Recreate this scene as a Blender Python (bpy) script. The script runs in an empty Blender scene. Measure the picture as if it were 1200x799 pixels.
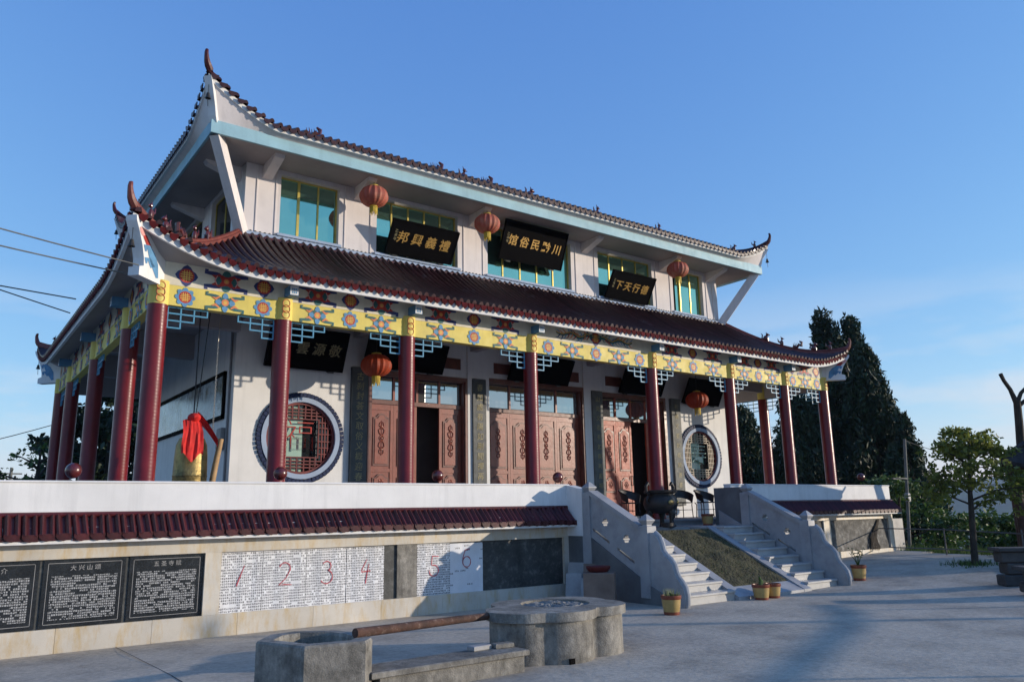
import bpy, math, random
import numpy as np
from mathutils import Vector, Matrix
random.seed(7); rng = np.random.default_rng(11)
SC = bpy.context.scene
COL = SC.collection
R = math.radians
# ------------------------------------------------------------------ camera
YAW, PIT, ROL = R(53.52), R(12.264), R(-1.04)
CAMZ = 1.65
fw = Vector((math.cos(YAW)*math.cos(PIT), math.sin(YAW)*math.cos(PIT), math.sin(PIT)))
rt = Vector((math.sin(YAW), -math.cos(YAW), 0)); up = rt.cross(fw)
r2 = rt*math.cos(ROL)+up*math.sin(ROL); u2 = up*math.cos(ROL)-rt*math.sin(ROL)
cam = bpy.data.cameras.new('camera'); camo = bpy.data.objects.new('camera', cam); COL.objects.link(camo)
cam.sensor_width = 36; cam.sensor_fit = 'HORIZONTAL'; cam.lens = 36*920/1200; cam.clip_end = 12000; cam.clip_start = .05
camo.matrix_world = Matrix(((r2.x,u2.x,-fw.x,0),(r2.y,u2.y,-fw.y,0),(r2.z,u2.z,-fw.z,CAMZ),(0,0,0,1)))
SC.camera = camo
# ------------------------------------------------------------------ light
SUN_EL = R(9.4); SUN_AZ = math.atan2(.80, -.60)      # clockwise from +Y
sdir = Vector((math.sin(SUN_AZ)*math.cos(SUN_EL), math.cos(SUN_AZ)*math.cos(SUN_EL), math.sin(SUN_EL)))
W = bpy.data.worlds.new('World'); SC.world = W; W.use_nodes = True
wn, wl = W.node_tree.nodes, W.node_tree.links
for n in list(wn): wn.remove(n)
sky = wn.new('ShaderNodeTexSky'); sky.sky_type = 'NISHITA'; sky.sun_disc = False
sky.sun_elevation = SUN_EL; sky.sun_rotation = SUN_AZ
sky.air_density = 1.0; sky.dust_density = 0; sky.ozone_density = 6; sky.altitude = 0
bg = wn.new('ShaderNodeBackground'); bg.inputs[1].default_value = .15
wo = wn.new('ShaderNodeOutputWorld'); wl.new(bg.outputs[0], wo.inputs[0])
# thin cloud banks low over the whole horizon
tc = wn.new('ShaderNodeTexCoord'); sp = wn.new('ShaderNodeSeparateXYZ'); wl.new(tc.outputs['Generated'], sp.inputs[0])
mp = wn.new('ShaderNodeMapping'); mp.inputs['Scale'].default_value = (2.2, 2.2, 10); mp.inputs['Location'].default_value = (3.3, 2.3, 1.0); wl.new(tc.outputs['Generated'], mp.inputs[0])
nz = wn.new('ShaderNodeTexNoise'); nz.inputs['Scale'].default_value = 1.7; nz.inputs['Detail'].default_value = 7; nz.inputs['Roughness'].default_value = .55
wl.new(mp.outputs[0], nz.inputs[0])
cr = wn.new('ShaderNodeValToRGB'); cr.color_ramp.elements[0].position = .42; cr.color_ramp.elements[1].position = .57
wl.new(nz.outputs[0], cr.inputs[0])
el = wn.new('ShaderNodeMapRange'); el.inputs[1].default_value = .10; el.inputs[2].default_value = .27; el.inputs[3].default_value = 1; el.inputs[4].default_value = 0
wl.new(sp.outputs[2], el.inputs[0])
mu = wn.new('ShaderNodeMath'); mu.operation = 'MULTIPLY'; wl.new(cr.outputs[0], mu.inputs[0]); wl.new(el.outputs[0], mu.inputs[1])
mu2 = wn.new('ShaderNodeMath'); mu2.operation = 'MULTIPLY'; mu2.inputs[1].default_value = .65; wl.new(mu.outputs[0], mu2.inputs[0])
mx = wn.new('ShaderNodeMix'); mx.data_type = 'RGBA'; wl.new(mu2.outputs[0], mx.inputs[0])
# camera-like colour response over the whole sky dome
srgb = wn.new('ShaderNodeSeparateColor'); wl.new(sky.outputs[0], srgb.inputs[0]); crgb = wn.new('ShaderNodeCombineColor')
for i_, (ga, am) in enumerate(((.92, 1.95), (.74, 1.10), (.4, .945))):
    m1 = wn.new('ShaderNodeMath'); m1.operation = 'MULTIPLY'; m1.inputs[1].default_value = .225; wl.new(srgb.outputs[i_], m1.inputs[0])
    m2 = wn.new('ShaderNodeMath'); m2.operation = 'POWER'; m2.inputs[1].default_value = ga; wl.new(m1.outputs[0], m2.inputs[0])
    m3 = wn.new('ShaderNodeMath'); m3.operation = 'MULTIPLY'; m3.inputs[1].default_value = am/.225; wl.new(m2.outputs[0], m3.inputs[0]); wl.new(m3.outputs[0], crgb.inputs[i_])
wl.new(crgb.outputs[0], mx.inputs[6]); mx.inputs[7].default_value = (3.35, 3.5, 3.75, 1)
wl.new(mx.outputs[2], bg.inputs[0])
sl = bpy.data.lights.new('sun', 'SUN'); sl.energy = 2.85; sl.angle = R(.5); sl.color = (1, .87, .71)
so = bpy.data.objects.new('sun', sl); COL.objects.link(so); so.rotation_euler = sdir.to_track_quat('Z', 'Y').to_euler(); so.location = (30, -30, 30)
SC.view_settings.view_transform = 'Standard'; SC.view_settings.look = 'None'; SC.view_settings.gamma = 1
SC.view_settings.use_curve_mapping = False; SC.view_settings.exposure = 0.66
# ------------------------------------------------------------------ materials
MATS = {}
def mat(name, col, rough=.6, var=.12, vs=2.5, bump=0, bs=40, metal=0, coat=0, streak=0, spec=.5, island=0, trans=0, col2=None, c2lo=.5, c2hi=.65, c2s=3, dirt=0, c2sc=None, dirts=.9, fine=0, objvar=0):
    if name in MATS: return MATS[name]
    m = bpy.data.materials.new(name); m.use_nodes = True
    n, l = m.node_tree.nodes, m.node_tree.links
    b = n['Principled BSDF']
    b.inputs['Roughness'].default_value = rough; b.inputs['Metallic'].default_value = metal
    b.inputs['Coat Weight'].default_value = coat; b.inputs['Coat Roughness'].default_value = .15
    b.inputs['Specular IOR Level'].default_value = spec
    t = n.new('ShaderNodeTexCoord')
    def noise(scale, det=6, sc=None, ro=.6):
        q = n.new('ShaderNodeTexNoise'); q.inputs['Scale'].default_value = scale; q.inputs['Detail'].default_value = det; q.inputs['Roughness'].default_value = ro
        if sc:
            mpp = n.new('ShaderNodeMapping'); mpp.inputs['Scale'].default_value = sc; mpp.inputs['Rotation'].default_value = (0, R(38) if sc[2] == .9 else 0, 0); l.new(t.outputs['Object'], mpp.inputs[0]); l.new(mpp.outputs[0], q.inputs[0])
        else: l.new(t.outputs['Object'], q.inputs[0])
        return q.outputs[0]
    def mixc(f, a, bcol, mode='MIX'):
        q = n.new('ShaderNodeMix'); q.data_type = 'RGBA'; q.blend_type = mode
        if isinstance(f, float): q.inputs[0].default_value = f
        else: l.new(f, q.inputs[0])
        for i, v in ((6, a), (7, bcol)):
            if isinstance(v, tuple): q.inputs[i].default_value = v+(1,) if len(v) == 3 else v
            else: l.new(v, q.inputs[i])
        return q.outputs[2]
    def rng_(v, a, bb, c, d):
        q = n.new('ShaderNodeMapRange'); l.new(v, q.inputs[0])
        for i, x in zip((1, 2, 3, 4), (a, bb, c, d)): q.inputs[i].default_value = x
        return q.outputs[0]
    base = tuple(col)
    if col2 is not None: base = mixc(rng_(noise(c2s, 8, sc=c2sc, ro=.7), c2lo, c2hi, 0, 1), base, tuple(col2))
    lo = tuple(max(0, 1-1.6*var) for _ in range(3)); hi = tuple(1+var for _ in range(3))
    f = rng_(noise(vs), .3, .7, 0, 1)
    c = mixc(1.0, base, mixc(f, lo, hi), 'MULTIPLY')
    if streak:
        s = rng_(noise(1.0, 5, (7, 7, .45)), .5, .75, 0, streak)
        c = mixc(s, c, tuple(x*.55 for x in col))
    if dirt:
        s = rng_(noise(dirts, 9, ro=.75), .50, .70, 0, dirt)
        c = mixc(s, c, tuple(x*(.45 if dirts < 2 else .28) for x in col))
    if objvar:
        oi = n.new('ShaderNodeObjectInfo'); f3 = rng_(oi.outputs['Random'], 0, 1, 1-objvar, 1+objvar); v3 = n.new('ShaderNodeVectorMath'); v3.operation = 'SCALE'; l.new(c, v3.inputs[0]); l.new(f3, v3.inputs['Scale']); c = v3.outputs[0]
    if fine:
        f2 = rng_(noise(13, 9, (1, 1, .5), .8), .35, .65, 1-fine, 1+fine*.6); v2 = n.new('ShaderNodeVectorMath'); v2.operation = 'SCALE'; l.new(c, v2.inputs[0]); l.new(f2, v2.inputs['Scale']); c = v2.outputs[0]
    if island:
        g = n.new('ShaderNodeNewGeometry')
        i2 = rng_(g.outputs['Random Per Island'], 0, 1, 1-island, 1+island)
        c2 = n.new('ShaderNodeVectorMath'); c2.operation = 'SCALE'; l.new(c, c2.inputs[0]); l.new(i2, c2.inputs['Scale']); c = c2.outputs[0]
    l.new(c, b.inputs['Base Color'])
    if bump:
        bp = n.new('ShaderNodeBump'); bp.inputs['Strength'].default_value = bump; bp.inputs['Distance'].default_value = .02
        l.new(noise(bs, 5), bp.inputs['Height']); l.new(bp.outputs[0], b.inputs['Normal'])
    if rough > .15 and var: l.new(rng_(noise(vs*2.3), .3, .7, max(.05, rough-.08), min(1, rough+.1)), b.inputs['Roughness'])
    if trans:
        tr = n.new('ShaderNodeBsdfTranslucent'); l.new(c, tr.inputs[0])
        ms = n.new('ShaderNodeMixShader'); ms.inputs[0].default_value = trans
        l.new(b.outputs[0], ms.inputs[1]); l.new(tr.outputs[0], ms.inputs[2]); l.new(ms.outputs[0], n['Material Output'].inputs[0])
    m['helpers'] = 0
    MATS[name] = m
    return m
def drip_mat(): return mat('maroon_drip_tile', (.085,.012,.014), .8, .3, 6, .1, 30, spec=.08, dirt=.3, objvar=.25)
def printed(name, paper, ink, cw, ch, dens, rough=.6, x0=None, coat=0, worn=0):
    """flat print: rows of tiny character-like marks (object coordinates are metres)"""
    m = mat(name, paper, rough, .06, 3, coat=coat); n, l = m.node_tree.nodes, m.node_tree.links; b = n['Principled BSDF']
    t = n.new('ShaderNodeTexCoord'); s = n.new('ShaderNodeSeparateXYZ'); l.new(t.outputs['Object'], s.inputs[0])
    def mth(op, a, bb):
        q = n.new('ShaderNodeMath'); q.operation = op
        for i, v in ((0, a), (1, bb)):
            if v is None: continue
            if isinstance(v, (int, float)): q.inputs[i].default_value = v
            else: l.new(v, q.inputs[i])
        return q.outputs[0]
    ux = mth('DIVIDE', s.outputs[0], cw); uz = mth('DIVIDE', s.outputs[2], ch)
    fx = mth('FRACT', ux, None); fz = mth('FRACT', uz, None)
    inx = mth('LESS_THAN', mth('ABSOLUTE', mth('SUBTRACT', fx, .5), None), .38)
    inz = mth('LESS_THAN', mth('ABSOLUTE', mth('SUBTRACT', fz, .5), None), .34)
    cell = n.new('ShaderNodeCombineXYZ'); l.new(mth('FLOOR', ux, None), cell.inputs[0]); l.new(mth('FLOOR', uz, None), cell.inputs[1])
    wn_ = n.new('ShaderNodeTexWhiteNoise'); wn_.noise_dimensions = '2D'; l.new(cell.outputs[0], wn_.inputs[0])
    run = n.new('ShaderNodeTexNoise'); run.inputs['Scale'].default_value = 1; mpp = n.new('ShaderNodeMapping'); mpp.inputs['Scale'].default_value = (.09, 1.3, 1)
    l.new(cell.outputs[0], mpp.inputs[0]); l.new(mpp.outputs[0], run.inputs[0])
    on = mth('MULTIPLY', mth('LESS_THAN', wn_.outputs[0], .93), mth('LESS_THAN', run.outputs[0], dens))
    gl = n.new('ShaderNodeTexNoise'); gl.inputs['Scale'].default_value = 1.5/cw*1.6; gl.inputs['Detail'].default_value = 1; l.new(t.outputs['Object'], gl.inputs[0])
    g = mth('GREATER_THAN', gl.outputs[0], .44)
    f = mth('MULTIPLY', mth('MULTIPLY', inx, inz), mth('MULTIPLY', on, g))
    if worn:
        wv = n.new('ShaderNodeTexNoise'); wv.inputs['Scale'].default_value = 5; wv.inputs['Detail'].default_value = 8; l.new(t.outputs['Object'], wv.inputs[0])
        f = mth('MULTIPLY', f, mth('MULTIPLY', wv.outputs[0], worn))
    mxn = n.new('ShaderNodeMix'); mxn.data_type = 'RGBA'; l.new(f, mxn.inputs[0])
    src = b.inputs['Base Color'].links[0].from_socket; l.new(src, mxn.inputs[6]); mxn.inputs[7].default_value = ink+(1,)
    l.new(mxn.outputs[2], b.inputs['Base Color'])
    return m
M = dict(
 plaster=mat('white_plaster', (.77,.755,.73), .75, .06, 1.2, .08, 60, streak=.3, dirt=.14),
 upwall=mat('sun_tinted_plaster', (.72,.66,.635), .75, .06, 1.2, .08, 60, streak=.32, dirt=.18),  # white wall, with the low sun's pink put into its colour
 soffit=mat('soffit_shade_plaster', (.38,.34,.33), .8, .06, 1.0, .05, 50, dirt=.2),  # darkened below the wall plaster to hold the shade under the eaves
 blue=mat('pale_blue_paint', (.30,.50,.57), .6, .09, 2, .05, 50, streak=.3, dirt=.2),
 paleblue=mat('bluewhite_paint', (.33,.41,.54), .7, .08, 2, .05, 50),
 tile=mat('maroon_tile', (.080,.011,.014), .45, .25, 5, .12, 30, coat=.06, dirt=.5, spec=.35, objvar=.22, fine=.3),
 tiled=mat('maroon_roof_tile', (.048,.011,.012), .42, .3, 3.5, .15, 25, coat=.06, col2=(.15,.125,.12), c2lo=.60, c2hi=.76, c2s=1.7, spec=.38, objvar=.28, fine=.3),
 ridge=mat('brick_red_ridge', (.17,.035,.024), .5, .2, 5, .1, 30),
 figure=mat('maroon_glaze', (.10,.016,.015), .3, .2, 8, .1, 30, coat=.4),
 yellow=mat('yellow_paint', (.72,.58,.13), .6, .10, 2.2, .05, 50, streak=.25, dirt=.12),
 band=mat('offwhite_paint', (.72,.66,.52), .7, .10, 2, .05, 50, streak=.3, dirt=.25),
 teal=mat('sky_blue_bars', (.08,.28,.43), .5, .1, 5),
 navy=mat('navy_paint', (.03,.045,.16), .6, .2, 6), red=mat('red_paint', (.42,.03,.02), .6, .2, 6),
 gold=mat('gold_paint', (.70,.42,.08), .5, .15, 8), green=mat('green_paint', (.03,.13,.13), .6, .2, 6),
 lblue=mat('blue_paint', (.10,.27,.47), .6, .15, 6), orange=mat('orange_paint', (.72,.22,.08), .6, .15, 6),
 pink=mat('pink_paint', (.72,.33,.30), .6, .1, 6), white=mat('white_paint', (.76,.76,.75), .6, .08, 4),
 wood=mat('red_brown_wood', (.26,.066,.038), .38, .16, 4, .1, 25, coat=.3), woodd=mat('dark_door_frame', (.15,.045,.030), .4, .2, 4, .1, 25, coat=.2),
 doorred=mat('bare_red_wood', (.40,.085,.045), .5, .14, 4, .1, 25),
 black=mat('black_lacquer', (.005,.0045,.005), .7, .08, 4, spec=.02), gilt=mat('gilt_letters', (.55,.33,.09), .4, .15, 10, metal=.35),
 stonebd=mat('slate_board', (.055,.062,.064), .55, .2, 4, .1, 40), boardtxt=mat('dull_gold_letters', (.33,.28,.14), .6, .2, 10),
 greybd=mat('grey_slate_board', (.12,.125,.115), .65, .25, 4, .15, 30),
 marble=mat('cream_marble', (.60,.55,.47), .4, .10, 1.5, .03, 30, coat=.08, objvar=.07, col2=(.55,.41,.22), c2lo=.47, c2hi=.66, c2s=1.6, c2sc=(3.5, 1, .9)),
 granite=mat('black_granite', (.018,.02,.022), .25, .3, 6, coat=.2),
 slab=mat('worn_inscription_slab', (.050,.052,.050), .6, .3, 3, .2, 40, col2=(.16,.16,.15), c2lo=.5, c2hi=.75, c2s=9),
 greymarble=mat('grey_marble', (.33,.335,.345), .5, .12, 2.2, .06, 30, col2=(.22,.225,.24), c2lo=.5, c2hi=.75, c2s=2.4, dirt=.2),
 step=mat('step_marble', (.42,.41,.39), .4, .10, 2, .06, 30, col2=(.33,.33,.32), c2lo=.52, c2hi=.75, c2s=3.5, dirt=.25),
 darkside=mat('shade_side_grey', (.13,.135,.14), .7, .2, 2, .1, 40, dirt=.35),  # grey for side faces turned from the sun, shade in the colour
 concrete=mat('rough_concrete', (.27,.25,.215), .9, .3, 2.6, .45, 60, streak=.9, dirt=1.0, dirts=2.4, col2=(.33,.32,.29), c2lo=.56, c2hi=.68, c2s=4, fine=.4),
 soil=mat('burnt_ash', (.27,.265,.25), .95, .35, 9, .5, 40, col2=(.11,.105,.10), c2lo=.45, c2hi=.7, c2s=9, fine=.4),
 bronze=mat('gilt_bronze', (.34,.25,.095), .45, .35, 6, .45, 30, metal=.75, col2=(.10,.085,.05), c2lo=.48, c2hi=.72, c2s=5),
 iron=mat('dark_cast_iron', (.016,.015,.015), .5, .3, 6, .3, 30, spec=.4), cloth=mat('red_cloth', (.62,.02,.015), .8, .15, 5),
 log=mat('pale_log', (.42,.26,.12), .7, .2, 6, .2, 30), rust=mat('rusty_pole', (.085,.04,.026), .85, .4, 6, .5, 40, col2=(.20,.15,.12), c2lo=.55, c2hi=.7, c2s=12),
 lan=mat('lantern_red', (.44,.065,.02), .55, .12, 5, trans=.35), lanf=mat('faded_lantern', (.52,.14,.09), .6, .15, 5, trans=.3, col2=(.55,.28,.17), c2lo=.5, c2hi=.7, c2s=4),
 fringe=mat('yellow_fringe', (.62,.45,.06), .7, .15, 9), goldframe=mat('gold_window_frame', (.62,.47,.11), .35, .1, 6, metal=.4),
 glass=mat('teal_window_film', (.33,.60,.47), .04, .04, 2, metal=.92), glassd=mat('dark_glass', (.015,.02,.022), .04, .05, 2, spec=.8),
 mint=mat('mint_glass', (.36,.52,.43), .1, .08, 2, spec=.5), maroonbar=mat('maroon_bars', (.16,.018,.016), .5, .2, 6),
 bluebrick=mat('blue_glazed_brick', (.016,.026,.07), .6, .5, 9, spec=.2), floor=mat('terrace_tiles', (.26,.255,.25), .5, .12, 2, dirt=.2),
 wicker=mat('black_rattan', (.022,.02,.02), .55, .2, 20), potc=mat('yellow_glazed_pot', (.40,.27,.09), .35, .15, 6, coat=.3), potr=mat('brown_pot_rim', (.20,.045,.02), .35, .15, 6, coat=.3),
 earth=mat('pot_earth', (.05,.035,.022), .95, .3, 20, .4, 60), leaf=mat('leaf_green', (.055,.105,.022), .55, .15, 2, island=.45, trans=.3),
 leafy=mat('leaf_sunny', (.17,.19,.03), .55, .15, 2, island=.5, trans=.42), conif=mat('conifer_green', (.013,.034,.012), .65, .2, .6, island=.45, trans=.12),
 bark=mat('bark', (.045,.035,.026), .9, .3, 4, .5, 18), grassm=mat('grass_blades', (.075,.13,.025), .7, .2, 1, island=.4, trans=.25),
 turf=mat('dry_turf', (.062,.056,.024), .95, .3, 3, .5, 60, island=.4), paper=mat('paper_white', (.72,.72,.73), .7, .05, 3), ply=mat('plywood', (.17,.125,.10), .8, .2, 3, .1, 30),
 paleslab=mat('pale_offcut_slab', (.34,.33,.32), .7, .15, 3), redplastic=mat('red_plastic', (.10,.012,.012), .5, .15, 6), wire=mat('cable_black', (.02,.02,.022), .7, 0),
 pole=mat('grey_pole', (.14,.14,.13), .8, .2, 3), steel=mat('rail_steel', (.12,.11,.11), .6, .2, 5), chain=mat('bright_chain', (.55,.52,.45), .3, .1, 9, metal=.8),
 shingle=mat('dark_shingle', (.035,.025,.022), .8, .3, 5, .4, 20), rustwood=mat('rough_pillar', (.085,.035,.022), .75, .3, 5, .4, 20), stonew=mat('shade_dark_stone', (.065,.062,.06), .85, .25, 4, .5, 14),  # bench stone darkened, its shade put into the colour
 ink=mat('red_brush_ink', (.46,.07,.09), .6, .1, 9), hang=mat('notice_panel', (.34,.40,.46), .25, .1, 1.2, col2=(.06,.06,.055), c2lo=.5, c2hi=.6, c2s=1.4, coat=.3),
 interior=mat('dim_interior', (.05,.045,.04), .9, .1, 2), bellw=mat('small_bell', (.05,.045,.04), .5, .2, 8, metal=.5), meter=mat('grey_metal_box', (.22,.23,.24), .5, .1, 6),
)
# ring ribs on the columns
colm = mat('red_column_mosaic', (.17,.010,.014), .36, .22, 3, coat=.1, spec=.35, streak=.35, dirt=.4, dirts=1.5); M['col'] = colm
n, l = colm.node_tree.nodes, colm.node_tree.links
t = n.new('ShaderNodeTexCoord'); wv = n.new('ShaderNodeTexWave'); wv.bands_direction = 'Z'; wv.inputs['Scale'].default_value = 5.2; wv.inputs['Distortion'].default_value = .1
l.new(t.outputs['Object'], wv.inputs[0]); bp = n.new('ShaderNodeBump'); bp.inputs['Strength'].default_value = .07; bp.inputs['Distance'].default_value = .008
l.new(wv.outputs['Fac'], bp.inputs['Height']); l.new(bp.outputs[0], n['Principled BSDF'].inputs['Normal']); l.new(bp.outputs[0], n['Principled BSDF'].inputs['Coat Normal'])
# courtyard concrete: mottled, trowel marks, sparse joints
gm = mat('courtyard_concrete', (.53,.46,.365), .8, .22, .9, .4, 9, col2=(.35,.305,.25), c2lo=.45, c2hi=.7, c2s=.7, dirt=.45, spec=.4, fine=.28); M['court'] = gm
M['notice'] = printed('engraved_black_stone', (.018,.02,.022), (.42,.42,.42), .026, .033, .60, .3, coat=.2)
M['sheet'] = printed('printed_sheet', (.72,.72,.73), (.10,.10,.11), .030, .040, .66)
M['sheetb'] = printed('half_printed_sheet', (.70,.71,.74), (.12,.12,.13), .030, .040, .36)
M['wornslab'] = mat('worn_engraved_slab', (.085,.083,.078), .75, .3, 3, .3, 30, col2=(.27,.265,.25), c2lo=.48, c2hi=.68, c2s=7, dirt=.6, dirts=2.1, fine=.4)
# ------------------------------------------------------------------ mesh helpers
class MB:
    def __init__(s): s.v = []; s.f = []; s.m = []
    def add(s, vs, fs, m=0):
        o = len(s.v); s.v += [tuple(p) for p in vs]; s.f += [tuple(i+o for i in f) for f in fs]; s.m += [m]*len(fs); return s
    def box(s, x0, x1, y0, y1, z0, z1, m=0, T=None):
        vs = [Vector((x, y, z)) for z in (z0, z1) for y in (y0, y1) for x in (x0, x1)]
        if T is not None: vs = [T @ p for p in vs]
        return s.add(vs, [(0,2,3,1),(4,5,7,6),(0,1,5,4),(2,6,7,3),(0,4,6,2),(1,3,7,5)], m)
    def bbox(s, x0, x1, y0, y1, z0, z1, b=.01, m=0, T=None):
        """box with bevelled edges (chamfer b)"""
        vs = []
        for z, k in ((z0, b), (z0+b, 0), (z1-b, 0), (z1, b)):
            for (x, y) in ((x0+k+b*0, y0+k), (x1-k, y0+k), (x1-k, y1-k), (x0+k, y1-k)): vs.append(Vector((x, y, z)))
        if T is not None: vs = [T @ p for p in vs]
        fs = [(3,2,1,0), (12,13,14,15)]
        for a in range(3):
            for i in range(4): fs.append((a*4+i, a*4+(i+1) % 4, a*4+4+(i+1) % 4, a*4+4+i))
        return s.add(vs, fs, m)
    def prism(s, poly, f0, f1, m=0):
        """poly: list of 2d; f0/f1 map (a,b)->Vector for both caps"""
        k = len(poly); vs = [f0(*p) for p in poly]+[f1(*p) for p in poly]
        return s.add(vs, [tuple(range(k))[::-1], tuple(range(k, 2*k))]+[(i, (i+1) % k, k+(i+1) % k, k+i) for i in range(k)], m)
    def tube(s, pts, rad, n=8, m=0, cap=True):
        pts = [Vector(p) for p in pts]; k = len(pts)
        if not isinstance(rad, (list, tuple)): rad = [rad]*k
        vs = []; u = None
        for i, p in enumerate(pts):
            d = (pts[min(i+1, k-1)]-pts[max(i-1, 0)]).normalized()
            if u is None: u = d.orthogonal().normalized()
            else:
                u = (u-d*u.dot(d)); u = u.normalized() if u.length > 1e-6 else d.orthogonal().normalized()
            w = d.cross(u)
            for j in range(n):
                a = 2*math.pi*j/n; vs.append(p+(u*math.cos(a)+w*math.sin(a))*rad[i])
        fs = [(i*n+j, i*n+(j+1) % n, (i+1)*n+(j+1) % n, (i+1)*n+j) for i in range(k-1) for j in range(n)]
        if cap: fs += [tuple(range(n))[::-1], tuple(range((k-1)*n, k*n))]
        return s.add(vs, fs, m)
    def lathe(s, prof, c=(0, 0, 0), n=20, m=0, T=None, sx=1, sy=1):
        vs = []
        for r, z in prof:
            for j in range(n):
                a = 2*math.pi*j/n; p = Vector((c[0]+r*math.cos(a)*sx, c[1]+r*math.sin(a)*sy, c[2]+z)); vs.append(T @ p if T is not None else p)
        k = len(prof)
        fs = [(i*n+j, i*n+(j+1) % n, (i+1)*n+(j+1) % n, (i+1)*n+j) for i in range(k-1) for j in range(n)]
        fs += [tuple(range(n))[::-1], tuple(range((k-1)*n, k*n))]
        return s.add(vs, fs, m)
    def ball(s, c, r, n=10, k=6, m=0):
        if not isinstance(r, (tuple, list)): r = (r, r, r)
        prof = [(math.sin(math.pi*(i+.02)/(k+.04)), -math.cos(math.pi*(i+.02)/(k+.04))) for i in range(k+1)]
        vs = []
        for a, z in prof:
            for j in range(n): vs.append((c[0]+a*r[0]*math.cos(2*math.pi*j/n), c[1]+a*r[1]*math.sin(2*math.pi*j/n), c[2]+z*r[2]))
        fs = [(i*n+j, i*n+(j+1) % n, (i+1)*n+(j+1) % n, (i+1)*n+j) for i in range(k) for j in range(n)]
        fs += [tuple(range(n))[::-1], tuple(range(k*n, (k+1)*n))]
        return s.add(vs, fs, m)
    def mesh(s, name, mats, smooth=False):
        me = bpy.data.meshes.new(name); me.from_pydata(s.v, [], s.f)
        for x in mats: me.materials.append(x)
        if len(mats) > 1: me.polygons.foreach_set('material_index', s.m)
        if smooth:
            me.polygons.foreach_set('use_smooth', [True]*len(me.polygons))
            try: me.set_sharp_from_angle(angle=R(38))
            except Exception: pass
        me.update(); return me
    def build(s, name, mats, parent=None, smooth=False, **kw):
        if not isinstance(mats, (list, tuple)): mats = [mats]
        return link(name, s.mesh(name, mats, smooth), parent, **kw)
def link(name, me, parent=None, loc=None, rot=None, scale=None, kind=None):
    o = bpy.data.objects.new(name, me); COL.objects.link(o)
    if loc is not None: o.location = loc
    if rot is not None: o.rotation_euler = rot
    if scale is not None: o.scale = scale
    if parent is not None: attach(o, parent)
    if kind: o['kind'] = kind
    return o
def attach(o, parent):
    o.parent = parent; o.matrix_parent_inverse = parent.matrix_basis.inverted()
def thing(name, loc, label, cat, group=None):
    o = bpy.data.objects.new(name, None); COL.objects.link(o); o.location = loc; o.empty_display_size = .2
    return tag(o, label, cat, group)
def tag(o, label, cat, group=None):
    o['label'] = label; o['category'] = cat
    if group: o['group'] = group
    return o
def struct(o): o['kind'] = 'structure'; return o
def from_curve(cu):
    o = bpy.data.objects.new('tmp', cu); COL.objects.link(o); dg = bpy.context.evaluated_depsgraph_get()
    me = bpy.data.meshes.new_from_object(o.evaluated_get(dg)); bpy.data.objects.remove(o); bpy.data.curves.remove(cu); return me
def plate(outlines, th):
    """flat plate with holes: outlines in (a,b); local mesh in XY plane, thickness th centred on z=0"""
    cu = bpy.data.curves.new('plate', 'CURVE'); cu.dimensions = '2D'; cu.fill_mode = 'BOTH'; cu.extrude = th/2
    for ol in outlines:
        s = cu.splines.new('POLY'); s.points.add(len(ol)-1); s.use_cyclic_u = True
        for p, q in zip(s.points, ol): p.co = (q[0], q[1], 0, 1)
    return from_curve(cu)
def plate_xz(name, outlines, y0, y1, m, parent, **kw):
    me = plate(outlines, abs(y1-y0)); me.transform(Matrix(((1,0,0,0),(0,0,-1,(y0+y1)/2),(0,1,0,0),(0,0,0,1)))); me.materials.append(m); me.name = name
    return link(name, me, parent, **kw)
def plate_yz(name, outlines, x0, x1, m, parent, **kw):
    me = plate(outlines, abs(x1-x0)); me.transform(Matrix(((0,0,1,(x0+x1)/2),(1,0,0,0),(0,1,0,0),(0,0,0,1)))); me.materials.append(m); me.name = name
    return link(name, me, parent, **kw)
def rect(a0, a1, b0, b1): return [(a0, b0), (a1, b0), (a1, b1), (a0, b1)]
def circ(a, b, r, n=48): return [(a+r*math.cos(2*math.pi*i/n), b+r*math.sin(2*math.pi*i/n)) for i in range(n)]
def text_mesh(body, size, m, depth=.006, shear=0, offset=0):
    cu = bpy.data.curves.new('t', 'FONT'); cu.body = body; cu.size = size; cu.extrude = depth; cu.shear = shear; cu.offset = offset
    cu.align_x = 'CENTER'; cu.align_y = 'CENTER'; cu.resolution_u = 2
    me = from_curve(cu); me.materials.clear(); me.materials.append(m)
    for p in me.polygons: p.material_index = 0
    return me
def frame_xz(o_, ax, az):  # matrix: local x->ax, local y->az, origin o_
    ax = Vector(ax).normalized(); az = Vector(az).normalized(); nn = ax.cross(az)
    return Matrix(((ax.x, az.x, nn.x, o_[0]), (ax.y, az.y, nn.y, o_[1]), (ax.z, az.z, nn.z, o_[2]), (0, 0, 0, 1)))
def put_text(name, body, size, T, m, parent, spacing=None, vertical=False, each=False, **kw):
    """one mesh per inscription; characters set one by one"""
    k = len(body); allv = MB()
    for i, ch in enumerate(body):
        if ch == ' ': continue
        me = text_mesh(ch, size, m, **kw)
        off = (i-(k-1)/2)*(spacing or size)
        D = Matrix.Translation((0, -off, 0)) if vertical else Matrix.Translation((off, 0, 0))
        TT = T @ D
        if each: me.transform(TT); link('character', me, parent); continue
        allv.add([TT @ v.co for v in me.vertices], [tuple(p.vertices) for p in me.polygons]); bpy.data.meshes.remove(me)
    return None if each else allv.build(name, m, parent)
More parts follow.
